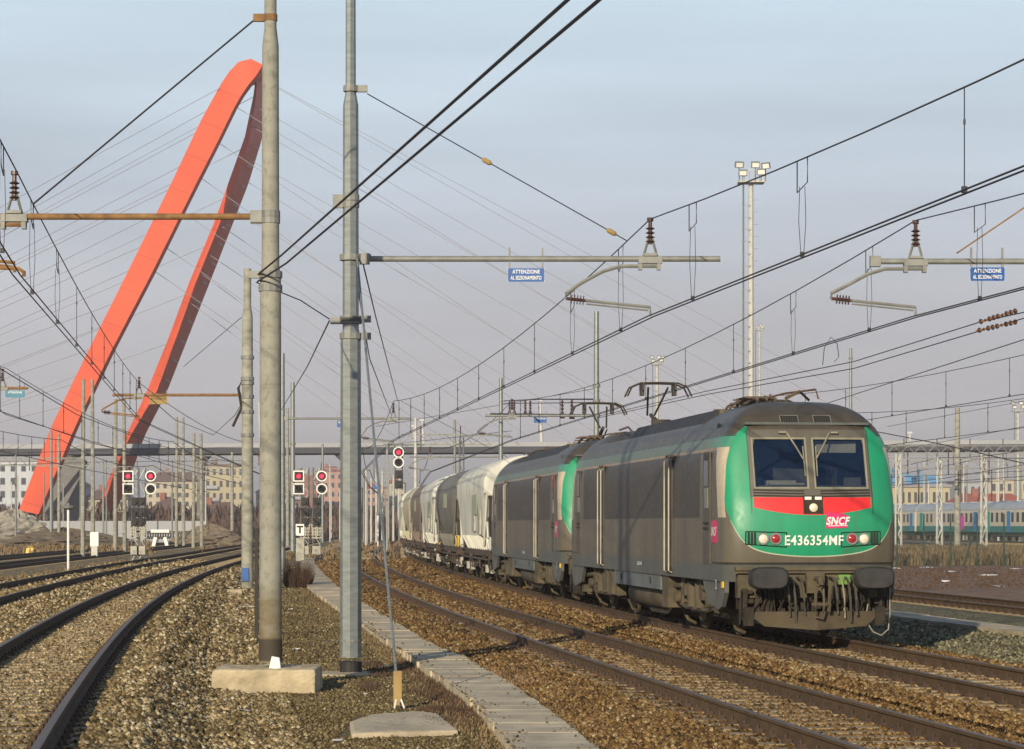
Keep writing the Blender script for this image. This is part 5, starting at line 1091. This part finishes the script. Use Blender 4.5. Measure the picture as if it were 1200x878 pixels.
# ---------------------------------------------------------------- signals
def sig_head(t,x,y,z,shape,k):
    w=.33*k
    mb=MB()
    if shape=='round': mb.cyl((x,y,z),(x,y+.1,z),w,n=24)
    else: mb.box((x,y+.05,z),(w*1.9,.1,w*1.9))
    return mb
def signal(px,Y,shape,label,y1=558,y2=573,mastpx=0,g='light signals',hang=False):
    x=PX(px,Y); k=Y/150; mx_=PX(px+mastpx,Y); t=thing('railway_signal',label,'signal',(mx_,Y,-.1),0,g)
    for yy,lit in((y1,True),(y2,False)):
        z=PZ(yy,Y); mb=MB(); R=6.4*Y/F
        if shape=='round': mb.cyl((x,Y,z),(x,Y+.08,z),R,n=28,mi=0)
        else: mb.box((x,Y+.04,z),(2*R,.08,2*R),mi=0)
        bd=mb.build('backboard',M['whitep'],t)
        mb=MB()
        if shape=='round': mb.cyl((x,Y-.02,z),(x,Y+.02,z),R*.78,n=28)
        else: mb.box((x,Y,z),(1.56*R,.05,1.56*R))
        mb.build('black_panel',M['black'],bd)
        mb=MB(); mb.lathe([(0,-.05),(R*.42,-.04),(R*.42,0),(0,0)],(x,Y-.02,z),14,axis='y'); mb.build('lens',M['redlamp'] if lit else M['darklens'],bd)
        mb=MB(); n=9; ring=[]
        for q in range(n): a=math.pi*q/(n-1); ring.append((math.cos(a)*R*.5,math.sin(a)*R*.5))
        mb.loft([[Vector((x+a,Y-.03,z+b)) for a,b in ring],[Vector((x+a*.95,Y-.03-R*.8,z+b*.95)) for a,b in ring]],caps=False,closed=False); mb.build('hood',M['black'],bd)
    ms=MB(); w=.22*k; z0=-.2; z1=PZ(y1-10,Y)
    if hang: z0=PZ(y2+30,Y)
    for s in(-1,1): ms.cyl((mx_+s*w,Y+.2,z0),(mx_+s*w,Y+.2,z1),.05*k,n=4)
    n=max(3,int((z1-z0)/.8))
    for q in range(n): ms.cyl((mx_+(w if q%2 else -w),Y+.2,z0+(z1-z0)*q/n),(mx_-(w if q%2 else -w),Y+.2,z0+(z1-z0)*(q+1)/n),.03*k,n=4)
    ms.cyl((mx_,Y+.15,PZ((y1+y2)/2,Y)),(x,Y+.1,PZ((y1+y2)/2,Y)),.05,n=5)
    ms.build('lattice_post',M['galv'],t)
    for yy in(588,600,612) if not hang else (556,568):
        mb=MB(); mb.box((mx_,Y+.05,PZ(yy,Y)),(.42*k,.2,.5*k),mi=0); mb.lathe([(0,-.1),(.12*k,-.1),(.12*k,0),(0,0)],(mx_,Y-.06,PZ(yy+1,Y)),10,axis='y'); mb.build('indicator_box',M['black'],t)
    if not hang:
        mb=MB()
        for q in range(8): mb.box((mx_+(q%4-1.5)*.14*k,Y-.02,PZ(620+(q//4)*6,Y)),(.07*k,.06,.22*k))
        [mb.box((mx_,Y+.02,PZ(616+q_*3.6,Y)),(.62*k,.04,.07*k)) for q_ in range(5)]; [mb.box((mx_+q_*.26*k,Y+.05,PZ(623,Y)),(.06*k,.06,.95*k),ry=q_*.12) for q_ in(-1,0,1)]; mb.build('cable_rack',M['hop_lg'],t); MB().box((mx_,Y+.05,PZ(645,Y)),(.5*k,.3,.5*k)).build('junction_box',M['hop_lg'],t)
    return t
signal(150,150,'square','square-board red signal half hidden by twin posts in the left group',mastpx=8)
signal(176.5,150,'round','round-board red signal on the right of the left group',mastpx=-11)
signal(350,160,'square','square-board red signal half hidden left of the concrete path',mastpx=7)
signal(377,160,'round','round-board red signal above the start of the concrete path',mastpx=-6)
signal(467,190,'round','round-board red signal hanging beside the hoppers with boxes beneath',y1=530,y2=542,hang=True)
mb=MB(); wx=PX(467,190); 
t=thing('signal_gantry','thin gantry arm carrying the hanging signal beside the hoppers','gantry',(wx,190.3,-.2)); mb.cyl((wx-.9,190.4,-.2),(wx-.9,190.4,PZ(515,190)),.09,n=6); mb.cyl((wx-1.2,190.4,PZ(521,190)),(wx+2.0,190.4,PZ(521,190)),.06,n=5); mb.box((wx,190.3,PZ(575,190)),(1.2,.6,.06)); mb.build('frame',M['galv'],t)
t=thing('equipment_cabinet','white cabinet with black letter T below the middle signals','cabinet',(PX(352,150),150,-.2)); x=PX(352,150); mb=MB(); mb.box((x,150,.5),(.5,.4,1.4)); mb.build('housing',M['hop_lg'],t); mb=MB(); mb.box((x,149.68,PZ(622,150)+.05),(.5,.05,.7)); p_=mb.build('letter_plate',M['whitep'],t)
vs,fs=text_mesh('T',.6,1,.02); mb=MB(); mb.add([(x+a,149.62,PZ(622,150)+.05+b) for a,b in vs],fs); mb.build('lettering',M['black'],p_,fixn=False)
t=thing('equipment_cabinet','white box on a white post left of the left signals','cabinet',(PX(111,150),150,-.2)); x=PX(111,150); mb=MB(); mb.box((x,150,PZ(650,150)+.2),(.36,.3,1.3)); mb.build('post',M['white_steel'],t); mb=MB(); mb.box((x,150,PZ(632,150)),(.5,.35,.85)); mb.build('housing',M['whitep'],t)
t=thing('marker_post','thin white post with a small cross-shaped top at the left','marker post',(PX(80,118),118,-.2)); x=PX(80,118); mb=MB(); mb.cyl((x,118,-.2),(x,118,PZ(592,118)),.06,n=8); mb.build('post',M['whitep'],t); mb=MB(); mb.lathe([(0,-.1),(.3,.02),(.32,.1),(.1,.16),(0,.3)],(x,118,PZ(596,118)),10); mb.build('lamp_head',M['galv_d'],t)
t=thing('marker_post','far short white post with round head beside the guy rod','marker post',(PX(443,170),170,-.2)); x=PX(443,170); mb=MB(); mb.cyl((x,170,-.2),(x,170,PZ(603,170)),.05,n=6); mb.build('post',M['whitep'],t); mb=MB(); mb.lathe([(0,-.1),(.14,0),(.14,.1),(0,.2)],(x,170,PZ(603,170)),8); mb.build('lamp_head',M['galv_d'],t)
t=thing('trestle','low white trestle beyond the left signals','trestle',(PX(188,230),230,-.2)); x=PX(188,230); mb=MB(); mb.box((x,230,PZ(622.5,230)),(1.7,.6,.28)); mb.build('top',M['whitep'],t)
for s in(-1,1): mb=MB(); mb.box((x+s*.55,230,.35),(.3,.5,1.0),ry=s*-.25); mb.build('leg',M['whitep'],t)
t=thing('yellow_machine','small yellow equipment box on the ground at the left edge','equipment',(PX(36,180),180,-.2)); x=PX(36,180); mb=MB(); mb.box((x,180,.05),(.7,.5,.5),top=.8); mb.build('housing',M['yellow'],t); mb=MB(); mb.box((x,180,.36),(.4,.3,.16)); mb.build('lid',M['ochre'],t)
M['offwhite']=mat('offwhite_steel',(.50,.50,.48),.6,amt=.08)
# ---------------------------------------------------------------- red arch
YA=lambda py,leg:(366+(-26 if leg==1 else 26)*max(0,(py-70)/530))
E1L=[(22,598),(60,500),(100,418),(150,318),(200,216),(235,142),(262,93),(276,74),(290.5,68),(300,70.5),(308,76)]
E1R=[(45,603),(88,500),(130,412),(178,320),(225,225),(255,166),(278,119),(288,104),(294,95),(298,91),(300,89)]
E2L=[(298,89),(298.7,93),(298.5,100),(297,112),(287,160),(269.5,209),(252,258),(222,330),(196,400),(171,461),(147,512),(131,552),(113,598)]
E2M=[(299,88),(300.5,92),(301,100),(300,112),(293,160),(278,209),(259,258),(230,330),(205,400),(183,461),(152,512),(133,556),(120,600)]
E2R=[(309,76),(310,88),(310,104),(308,125),(307,163),(291,216),(273,262),(244,336),(218,402),(195,461),(169,512),(156,550),(136,600)]
def densify(P,n):
    P=[Vector((a,b,0)) for a,b in P]; d=[0]
    for a,b in zip(P[:-1],P[1:]): d.append(d[-1]+(b-a).length)
    out=[]
    for t in np.linspace(0,d[-1],n):
        out.append((float(np.interp(t,d,[p.x for p in P])),float(np.interp(t,d,[p.y for p in P]))))
    return out
E1L_,E1R_=densify(E1L,40),densify(E1R,40); E2L_,E2M_,E2R_=densify(E2L,46),densify(E2M,46),densify(E2R,46)
arch=thing('stadium_arch','huge red steel arch leaning over the yard, held by thin cables','arch',W(45,606,345))
mb=MB(); R=[]
for a,b in zip(E1L_,E1R_):
    Y=YA(a[1],1); A=W(a[0],a[1],Y); B=W(b[0],b[1],Y-1.5); C=(A+B)/2+Vector((.6,5.5,0)); R.append([A,B,B+Vector((.3,1.2,0)),C,A+Vector((0,1.2,0))])
mb.loft(R); mb.build('front_leg',M['arch'],arch,auto=40)
mb=MB(); R=[]
for a,m_,b in zip(E2L_,E2M_,E2R_):
    Y=YA(a[1],2)-5*max(0,1-(a[1]-69)/40); A=W(*a,Y+1.0); Mm=W(*m_,Y); q=min(1,max(.1,(a[1]-69)/60)); B=W(*b,Y+11*q); C=A.lerp(B,.5)+Vector((-.6,5*q,0)); R.append([A,Mm,B,C])
mb.loft(R); mb.build('rear_leg',M['arch'],arch,auto=25)
def leg1(t): a=E1L_[int(t*39)]; b=E1R_[int(t*39)]; return W((a[0]+b[0])/2,(a[1]+b[1])/2,YA(a[1],1)+2)
def leg2(t): m_=E2M_[int(t*45)]; return W(*m_,YA(m_[1],2)+1)
cr_=.042
for k in range(13):                                   # cables down left
    t_=.98-k*.062; p=leg1(t_); q=W(-160,(330 if k==0 else 330)+k*17+8*(k%2),325+2*k); m2=MB(); m2.tube([p,q],cr_,4); m2.build('cable',M['cable'],arch)
for k in range(6):
    p=leg2(.06+k*.11); q=W(-160,360+k*34,385); m2=MB(); m2.tube([p,q],cr_,4); m2.build('cable',M['cable'],arch)
ends=[(1010,470),(960,500),(900,500),(840,500),(780,505),(700,508),(620,512),(560,512),(500,515),(440,515)]
for k,e in enumerate(ends):                           # cables to the footbridge on the right
    p=leg2(.02+k*.055); q=W(*e,366); m2=MB(); m2.tube([p,q],cr_,4); m2.build('cable',M['cable'],arch)
for k,e in enumerate([(1000,490),(880,498),(760,506),(660,510),(600,512),(520,514),(470,516)]):
    p=leg1(.99-k*.075); q=W(*e,363); m2=MB(); m2.tube([p,q],cr_,4); m2.build('cable',M['cable'],arch)
for k in range(14):
    a=E2M_[5+k*2]; b=E2R_[5+k*2]; Y=YA(a[1],2); p=W(a[0]*.55+b[0]*.45,a[1],Y+3.5); q=W(a[0]*.3+b[0]*.7,a[1]+2.5,Y+6.5); mb=MB(); mb.tube([p+Vector((.1,-.4,0)),q+Vector((.1,-.4,0))],.12,4); mb.build('cable_anchor',M['offwhite'],arch)
# footbridge
M['pierc']=mat('old_grey_concrete',(.17,.165,.155),.9,amt=.2,scale=.6); M['deck']=mat('dark_bridge_fascia',(.04,.042,.055),.7,amt=.15,scale=.1); M['screen']=mat('pale_bridge_screen',(.30,.31,.33),.6,amt=.08,scale=.2)
fb=thing('footbridge','long level footbridge with dark edge beam and pale parapet crossing behind the whole yard','footbridge',W(400,528,366))
def fbz(px): return 529-.0045*px
mb=MB(); X=[-400,0,400,800,1200,1700]; mb.loft([[W(x,fbz(x)+4,366),W(x,fbz(x)-3,366),W(x,fbz(x)-3,366)+Vector((0,5,0)),W(x,fbz(x)+4,366)+Vector((0,4,0)),W(x,fbz(x)+5.5,366)+Vector((0,2.5,0))] for x in X]); mb.build('deck_beam',M['deck'],fb)
mb=MB(); mb.loft([[W(x,fbz(x)-3,366.2),W(x,fbz(x)-8,366.2),W(x,fbz(x)-8,366.2)+Vector((0,.15,0)),W(x,fbz(x)-3,366.2)+Vector((0,.15,0))] for x in X]); mb.build('parapet',M['screen'],fb)
for px in(-60,82,236,405,655):
    p=W(px,fbz(px)+5,368); mb=MB(); mb.cyl((p.x,p.y,-.3),tuple(p),.75,.6,n=10); mb.cyl((p.x,p.y,p.z-1),(p.x,p.y,p.z),.8,1.8,n=10); mb.build('pier',M['pierc'],fb)
for px,yt,yb_,lab in((497,493,528,'white slim mast standing up from the footbridge behind the hoppers'),(635,470,527,'white slim mast above the second locomotive'),(1068,508,530,'white curved mast on the footbridge right of the cab'),(487,500,528,'short white mast left of the tallest footbridge one')):
    p=W(px,yb_,368); q=W(px-2,yt,368); t=thing('lamp_post',lab,'lamp post',p,0,'white masts on the footbridge'); mb=MB(); mb.cyl(p,q,.28,.16,n=8); mb.build('post',M['offwhite'],t); mb=MB(); mb.box((q.x,q.y,q.z+.1),(.9,.5,.3),top=.6); mb.build('lamp_head',M['offwhite'],t)
# ---------------------------------------------------------------- distant buildings, with windows as parts
def bmat(n,c): M[n]=mat(n,c,.85,amt=.1,scale=.15); return n
for n,c in(('cream_render',(.42,.37,.27)),('yellow_render',(.40,.35,.23)),('pink_render',(.40,.24,.19)),('red_brick',(.26,.11,.08)),('grey_render',(.33,.34,.36)),('white_render',(.46,.48,.52)),('brown_roof',(.15,.10,.085)),('red_roof',(.33,.10,.07)),('grey_roof',(.25,.25,.27)),('blue_roof',(.10,.26,.48)),('window_dark',(.06,.065,.08))): bmat(n,c)
def house(px0,px1,yt,Y,wall,roof,label,rows=3,cols=5,roofh=2.5,depth=14,flat=False,z0=-.3,name='apartment_building',cat='building'):
    x0,x1=PX(px0,Y),PX(px1,Y); z1=PZ(yt,Y); zr=z1-(0 if flat else roofh); t=thing(name,label,cat,((x0+x1)/2,Y,z0),0,'buildings of the town behind the yard')
    mb=MB(); mb.box(((x0+x1)/2,Y+depth/2,(z0+zr)/2),(x1-x0,depth,zr-z0)); w=mb.build('wall',M[wall],t)
    mb=MB()
    if flat: mb.box(((x0+x1)/2,Y+depth/2,zr+.25),(x1-x0+.6,depth+.6,.5)); mb.box((x0+(x1-x0)*.3,Y+depth/2,zr+1.2),((x1-x0)*.12,3,1.6))
    else: e=.5; mb.loft([[Vector((x0-e,Y-e,zr)),Vector((x1+e,Y-e,zr)),Vector((x1+e,Y+depth+e,zr)),Vector((x0-e,Y+depth+e,zr))],[Vector((x0+3,Y+depth*.45,z1)),Vector((x1-3,Y+depth*.45,z1)),Vector((x1-3,Y+depth*.55,z1)),Vector((x0+3,Y+depth*.55,z1))]])
    rf=mb.build('roof',M[roof],t)
    if not flat:
        mb=MB(); mb.box((x0+(x1-x0)*.35,Y+depth*.4,z1-.2),(1,1,2)); mb.build('chimney',M['red_brick'],rf)
    me=None; H=zr-max(z0,1.5); 
    for r_ in range(rows):
        for c_ in range(cols):
            x=x0+(x1-x0)*(c_+.5)/cols; z=zr-H*(r_+.5)/rows; wd=min(1.5,(x1-x0)/cols*.42); hg=min(1.9,H/rows*.5)
            if me is None:
                k=MB(); k.box((0,0,0),(wd,.2,hg)); o=k.build('window',M['window_dark'],t,local=True); me=o.data
            else: o=bpy.data.objects.new('window',me); COL.objects.link(o); o.parent=t
            o.location=Vector((x,Y-.02,z))-t.location
        if flat and rows>3 and r_:
            bx=MB(); bw=(x1-x0)*(.28 if r_%2 else .34); bx.box((x0+(x1-x0)*.3,Y-.6,zr-H*(r_+.9)/rows),(bw,1.1,.2)); bx.box((x0+(x1-x0)*.3,Y-1.1,zr-H*(r_+.9)/rows+.5),(bw,.1,.9)); bx.build('balcony',M['grey_render'],t)
    return t
HS=[(-40,46,541,520,'white_render','grey_roof','bluish white block at the left edge',5,7,2,True),(46,96,556,560,'grey_render','brown_roof','grey block between the left edge and the front arch leg',4,4,2.5,False),
(96,150,572,540,'cream_render','brown_roof','low cream house between the two arch feet',3,4,2.5,False),
(172,232,552,700,'cream_render','brown_roof','cream apartment block with brown roof right of the left signals',5,7,3,False),(232,286,546,740,'yellow_render','brown_roof','taller yellowish apartment block left of the blue-footed mast',5,7,2,True),
(172,214,582,470,'pink_render','brown_roof','small brown-roofed house behind the white trestle',2,4,3,False),(218,285,588,450,'cream_render','brown_roof','long low cream house with brown roof left of the blue-footed mast',1,7,3,False),
(300,338,566,760,'cream_render','red_roof','cream house glimpsed between the big concrete mast and its neighbours',4,4,3,False),(338,372,556,820,'red_brick','grey_roof','red-brown block behind the square middle signal',6,5,2,True),(370,402,546,860,'pink_render','red_roof','pink apartment tower right of the round middle signal',6,4,2,False),
(424,452,566,880,'pink_render','red_roof','pink house block right of the grey steel mast',5,5,2,False),(452,474,560,900,'cream_render','red_roof','cream block beneath the hanging signal',5,4,2,False),
(1040,1113,571,430,'yellow_render','grey_roof','wide pale yellow hall behind the coach roofs',2,10,2,True),(1113,1215,578,400,'red_brick','red_roof','long red-roofed shed at the right edge behind the coaches',1,9,2.5,False),
(1046,1068,558,520,'blue_roof','blue_roof','left one of the bright blue sheds above the yellow hall',1,2,2,True),(1075,1102,560,530,'blue_roof','blue_roof','right one of the bright blue sheds above the yellow hall',1,2,2,True),(1120,1160,566,640,'grey_render','grey_roof','grey block behind the lone concrete mast',3,5,2,True),(1160,1215,562,660,'cream_render','grey_roof','cream grey block at the far right behind the red-roofed shed',3,6,2,True),
(700,1040,585,600,'grey_render','grey_roof','long grey warehouse hidden behind the train',2,12,2,True)]
for px0,px1,yt,Y,w,r_,lab,rw,cl,rh,fl in HS: house(px0,px1,yt,Y,w,r_,lab,rw,cl,rh,12,fl)
# hills of haze-blue woodland and rubble
def band(name,Y,px0,px1,y0,amp,m,n,kind='stuff',depth=20,seed=1):
    r_=random.Random(seed); mb=MB(); R=[]
    for k in range(n+1):
        px=px0+(px1-px0)*k/n; z=PZ(y0+amp*(r_.random()-.5)*2,Y); x=PX(px,Y); R.append([Vector((x,Y,-.3)),Vector((x,Y+depth*.2,z*.8)),Vector((x,Y+depth*.5,z)),Vector((x,Y+depth,-.3))])
    mb.loft(R,closed=False,caps=False); return struct(mb.build(name,m),kind)
M['wood']=mat('bare_winter_wood',(.105,.085,.075),.95,amt=.35,scale=.5,bmp=1,bs=2); M['hill']=mat('far_hill',(.10,.11,.12),.95,amt=.2,scale=.01)
band('far_hills',4500,-600,1900,592,6,M['hill'],40,'structure',900,5)
def brush(name,Y0_,Y1_,px0,px1,h,N,m,seed,zb=-.25,w=.05,spread=.5):
    r_=random.Random(seed); mb=MB()
    for k in range(N):
        Y=r_.uniform(Y0_,Y1_); x=PX(r_.uniform(px0,px1),Y); hh=h*r_.uniform(.5,1.1)
        for q in range(7):
            a=r_.uniform(0,6.28); l=hh*r_.uniform(.5,1); s=spread*r_.random(); p=Vector((x+r_.uniform(-.3,.3)*h,Y+r_.uniform(-.3,.3)*h,zb)); tip=p+Vector((math.cos(a)*s*l,math.sin(a)*s*l,l)); d=Vector((math.sin(a),-math.cos(a),0))*w
            mid=p.lerp(tip,.55)+Vector((0,0,.05*l)); mb.add([p-d*.5,p+d*.5,mid+d*.6,tip,mid-d*.6],[(0,1,2,4),(4,2,3)])
    return struct(mb.build(name,m,fixn=False),'stuff')
M['drygrass']=mat('dry_grass',(.20,.14,.07),.95,amt=.35,scale=.8); M['redweed']=mat('reddish_weed',(.095,.055,.032),.95,amt=.4,scale=1.5); M['twig']=mat('brown_twigs',(.11,.07,.05),.95,amt=.3,scale=.3); M['pinkweed']=mat('pale_pink_straw',(.30,.19,.12),.95,amt=.3,scale=2)
brush('bare_woodland',380,440,-20,480,6.0,1500,M['twig'],3,w=.45,spread=.6); brush('bare_woodland',330,380,120,480,3.6,900,M['twig'],4,w=.35,spread=.7)
brush('bare_woodland',370,430,1035,1215,4.5,700,M['twig'],13,w=.4,spread=.6)
# trackside weeds
def weeds_along(edge,off0,off1,m,N,h,seed,name='trackside_weeds',z=-.24,clump=9,w=.012,i0=0,i1=60):
    r_=random.Random(seed); mb=MB()
    for k in range(N):
        i=r_.uniform(i0,i1); p=edge[int(i)].lerp(edge[int(i)+1],i%1); d=(edge[int(i)+1]-edge[int(i)]).normalized(); n=Vector((d.y,-d.x,0)); c=p+n*r_.uniform(off0,off1); c.z=z
        for q in range(clump):
            a=r_.uniform(0,6.28); l=h*r_.uniform(.4,1.1); b=c+Vector((r_.gauss(0,.05),r_.gauss(0,.05),0)); tip=b+Vector((math.cos(a)*l*.6,math.sin(a)*l*.6,l)); s=Vector((math.sin(a),-math.cos(a),0))*w; mb.add([b-s,b+s,tip],[(0,1,2)])
    return struct(mb.build(name,m,fixn=False),'stuff')
ib=lambda y:next(i for i,p in enumerate(B_) if p.y>y)
for sd in range(9): r9=random.Random(90+sd); c9=r9.uniform(26,40); o9=r9.uniform(-1.0,-.05) if c9>33 else r9.uniform(-.4,-.05); weeds_along(B_,o9-.28,o9,M['redweed'],34,.07,100+sd,i0=ib(c9-.4),i1=ib(c9+1.2),w=.009)
weeds_along(B_,-.25,.02,M['redweed'],170,.07,1,i0=ib(26.5),i1=ib(40),w=.009); weeds_along(A_,.05,.6,M['pinkweed'],90,.12,3,i0=ib(33),i1=ib(37),w=.009); weeds_along(A_,.02,.3,M['redweed'],260,.07,4,i0=ib(24),i1=ib(90)); weeds_along(A_,.02,.7,M['drygrass'],500,.08,14,i0=ib(24),i1=ib(95)); weeds_along(B_,-.4,.0,M['drygrass'],500,.06,15,i0=ib(24),i1=ib(95))
mb=MB(); r_=random.Random(8); bp=U(349,689,-.25)
for k in range(2600):
    a=r_.uniform(0,6.28); s=r_.random()**.7; b=bp+Vector((math.cos(a)*s*.45,math.sin(a)*s*.8,0)); l=r_.uniform(.25,1.3)*(1.1-s*.6); a2=a+r_.gauss(0,1.0); tip=b+Vector((math.cos(a2)*.45*l,math.sin(a2)*.45*l,l)); d=Vector((r_.uniform(-1,1),r_.uniform(-1,1),0)).normalized()*.009; mb.add([b-d,b+d,tip],[(0,1,2)])
tag(mb.build('dry_bush',M['redweed'],None,loc=tuple(bp),fixn=False),'brown dry bush left of the concrete path below the middle signals','bush')
brush('dry_grass_bank',128,190,1035,1230,0.75,3200,M['drygrass'],21,zb=-.15,w=.09,spread=.5); brush('dry_grass_bank',128,190,1035,1230,.8,1600,M['redweed'],22,zb=-.15,w=.07); brush('dry_grass',82,124,1035,1230,.12,700,M['redweed'],23,zb=-.14,w=.04)
brush('dry_grass',95,150,-20,260,.22,1500,M['drygrass'],24,zb=-.22,w=.04); brush('dry_grass',170,330,-20,180,.7,900,M['drygrass'],25,zb=-.22,w=.1); brush('dry_grass',150,330,230,480,.5,700,M['drygrass'],26,zb=-.22,w=.09)
# mesh fence on the right
M['fencegreen']=mat('dark_green_fence',(.02,.05,.035),.7,amt=.2)
m,nt,p=newmat('wire_mesh',.7); setcol(nt,p,(.03,.06,.045)); g=nt.nodes.new('ShaderNodeNewGeometry'); s=nt.nodes.new('ShaderNodeSeparateXYZ'); nt.links.new(g.outputs['Position'],s.inputs[0])
al=(E.op('FRACT',E(s.outputs[0])*20.0).lt(.12,.02)+E.op('FRACT',E(s.outputs[2])*20.0).lt(.12,.02)).mn(1); nt.links.new(al.k,p.inputs['Alpha']); M['wiremesh']=m
Yf=126; t=thing('mesh_fence','dark green wire mesh fence in front of the dry grass bank on the right','fence',(PX(1040,Yf),Yf,-.2))
fx0,fx1=PX(1020,Yf),PX(1260,Yf); x=fx0; k=0
while x<fx1:
    mb=MB(); mb.cyl((x,Yf,-.2),(x,Yf,2.55),.04,n=6); mb.build('post',M['fencegreen'],t); x+=1.36
mb=MB(); mb.add([(fx0,Yf,-.2),(fx1,Yf,-.2),(fx1,Yf,1.9),(fx0,Yf,1.9)],[(0,1,2,3)]); mb.build('mesh_panel',M['wiremesh'],t)
mb=MB(); mb.cyl((PX(1127,Yf),Yf-.3,-.2),(PX(1139,Yf),Yf,1.3),.05,n=5); mb.build('brace',M['fencegreen'],t)
# left background: pale wall, railing, rubble mound
t=thing('pale_wall','pale grey low wall behind the far left tracks','wall',(PX(150,300),300,-.2)); mb=MB(); mb.box((PX(140,300),300,1.0),(21,.3,2.9)); mb.build('panel',M['grey_render'],t)
t=thing('railing','dark lattice railing stretch right of the left signals','railing',(PX(240,290),290,-.2)); x0,x1=PX(172,290),PX(290,290); mb=MB()
for z in(.4,1.2): mb.box(((x0+x1)/2,290,z),(x1-x0,.08,.1))
mb.build('rail_bar',M['under'],t); mb=MB(); n=40
for q in range(n): a=x0+(x1-x0)*q/n; b=x0+(x1-x0)*(q+1)/n; mb.cyl((a,290,.3),(b,290,1.25),.06,n=4); mb.cyl((a,290,1.25),(b,290,.3),.06,n=4)
mb.build('lattice',M['under'],t)
def mound(px,Y,w,h,m,label,seed):
    r_=random.Random(seed); x=PX(px,Y); mb=MB(); R=[]
    for k in range(16):
        q=k/15; R.append([Vector((x+w*(1-q)**.7*math.cos(a)*r_.uniform(.8,1.1),Y+w*.8*(1-q)**.7*math.sin(a)*r_.uniform(.8,1.1),-.3+h*q*r_.uniform(.9,1.05))) for a in np.linspace(0,2*math.pi,41)[:-1]])
    mb.loft(R); o=mb.build('earth_mound',m,None,loc=(x,Y,-.3)); tag(o,label,'mound')
M['rub']=mat('pale_rubble',(.30,.27,.22),.95,amt=.4,scale=.8,bmp=1,bs=3)
mound(15,300,7,4.2,M['rub'],'pale rubble heap at the left edge left of the arch foot',1); mound(75,235,9,2.0,M['ground'],'low brown earth mound in front of the arch foot',2); mound(245,260,5,2.4,M['ground'],'small brown mound right of the left signals',3)
t=thing('arch_abutment','sloping grey concrete strut and block beside the foot of the arch','abutment',W(80,600,352)); A=W(48,600,352); B=W(98,540,356); mb=MB(); mb.tube([A,B],[1.4,.9],6); mb.build('strut',M['pierc'],t); mb=MB(); mb.box(tuple(W(86,575,360)),(3,3,9)); mb.build('block',M['pierc'],t)
# foundation slabs on the left verge and litter
for (px,py,w,l,h,lab) in((267,699,.9,.5,.22,'small concrete block lying on gravel left of the big concrete mast'),(283,712,1.7,1.3,.05,'flat concrete patch at the foot of the blue-footed mast')):
    p=U(px,py,-.25); mb=MB(); mb.box((p.x,p.y,-.25+h/2),(w,l,h),rz=.1,top=.96); tag(mb.build('concrete_block',M['slab'],None,loc=(p.x,p.y,-.25)),lab,'concrete block')
r_=random.Random(31)
spots=[(1086,667,'largest white scrap on the red soil'),(1107,683,'white scrap beside the brown track'),(1157,676,'white scrap on the red soil below the fence brace'),(1168,689,'flat white scrap near the right edge'),(1049,668,'white scrap on the red soil next to the locomotive'),(1190,669,'white scrap close to the right edge below the fence'),(340,716,'pale scrap on the gravel right of the big mast'),(346,763,'pale scrap level with the foot of the steel mast'),(285,835,'pale scrap on the gravel below the mast block'),(395,871,'pale scrap at the bottom of the picture'),(452,783,'pale scrap right of the steel mast foot'),(431,816,'pale scrap left of the anchor slab'),(541,733,'white scrap between the rails of the empty track'),(557,709,'pale scrap beside the inner rail'),(660,842,'pale scrap right of the concrete path'),(216,789,'pale scrap on the beige ballast'),(376,679,'pale scrap on the concrete path bend'),(1112,672,'small white scrap between two others on the red soil')]
for px,py,lab in spots:
    zz=-.2 if px>1000 else -.24
    if px==541 or px==557: zz=-.15
    p=U(px,py,zz); k=p.y/60; mb=MB(); n=7; P=[]
    for q in range(n): a=2*math.pi*q/n; rad=(.12*k if px>1000 else .05)*r_.uniform(.6,1.4)*(1.4 if 'largest' in lab else 1); P.append(Vector((p.x+math.cos(a)*rad*1.6,p.y+math.sin(a)*rad,zz+.02+.05*k*r_.random())))
    P.append(Vector((p.x,p.y,zz+.06*k))); mb.add(P,[(q,(q+1)%n,n) for q in range(n)]+[tuple(range(n))]); tag(mb.build('litter_scrap',M['litter'],None,loc=(p.x,p.y,zz)),lab,'litter','litter scraps')

# ---------------------------------------------------------------- winter haze: one closed box of even air
mb=MB(); mb.box((0,3000,39.4),(6100,6300,81.4)); hz=mb.build('haze',None)
m=bpy.data.materials.new('haze_air'); m.use_nodes=True; nt=m.node_tree; nt.nodes.clear(); o_=nt.nodes.new('ShaderNodeOutputMaterial'); pv=nt.nodes.new('ShaderNodeVolumePrincipled')
pv.inputs['Color'].default_value=(.92,.87,.88,1); pv.inputs['Density'].default_value=.00040; pv.inputs['Anisotropy'].default_value=.2
nt.links.new(pv.outputs[0],o_.inputs['Volume']); hz.data.materials.clear(); hz.data.materials.append(m); struct(hz,'stuff')
SC.cycles.volume_bounces=0
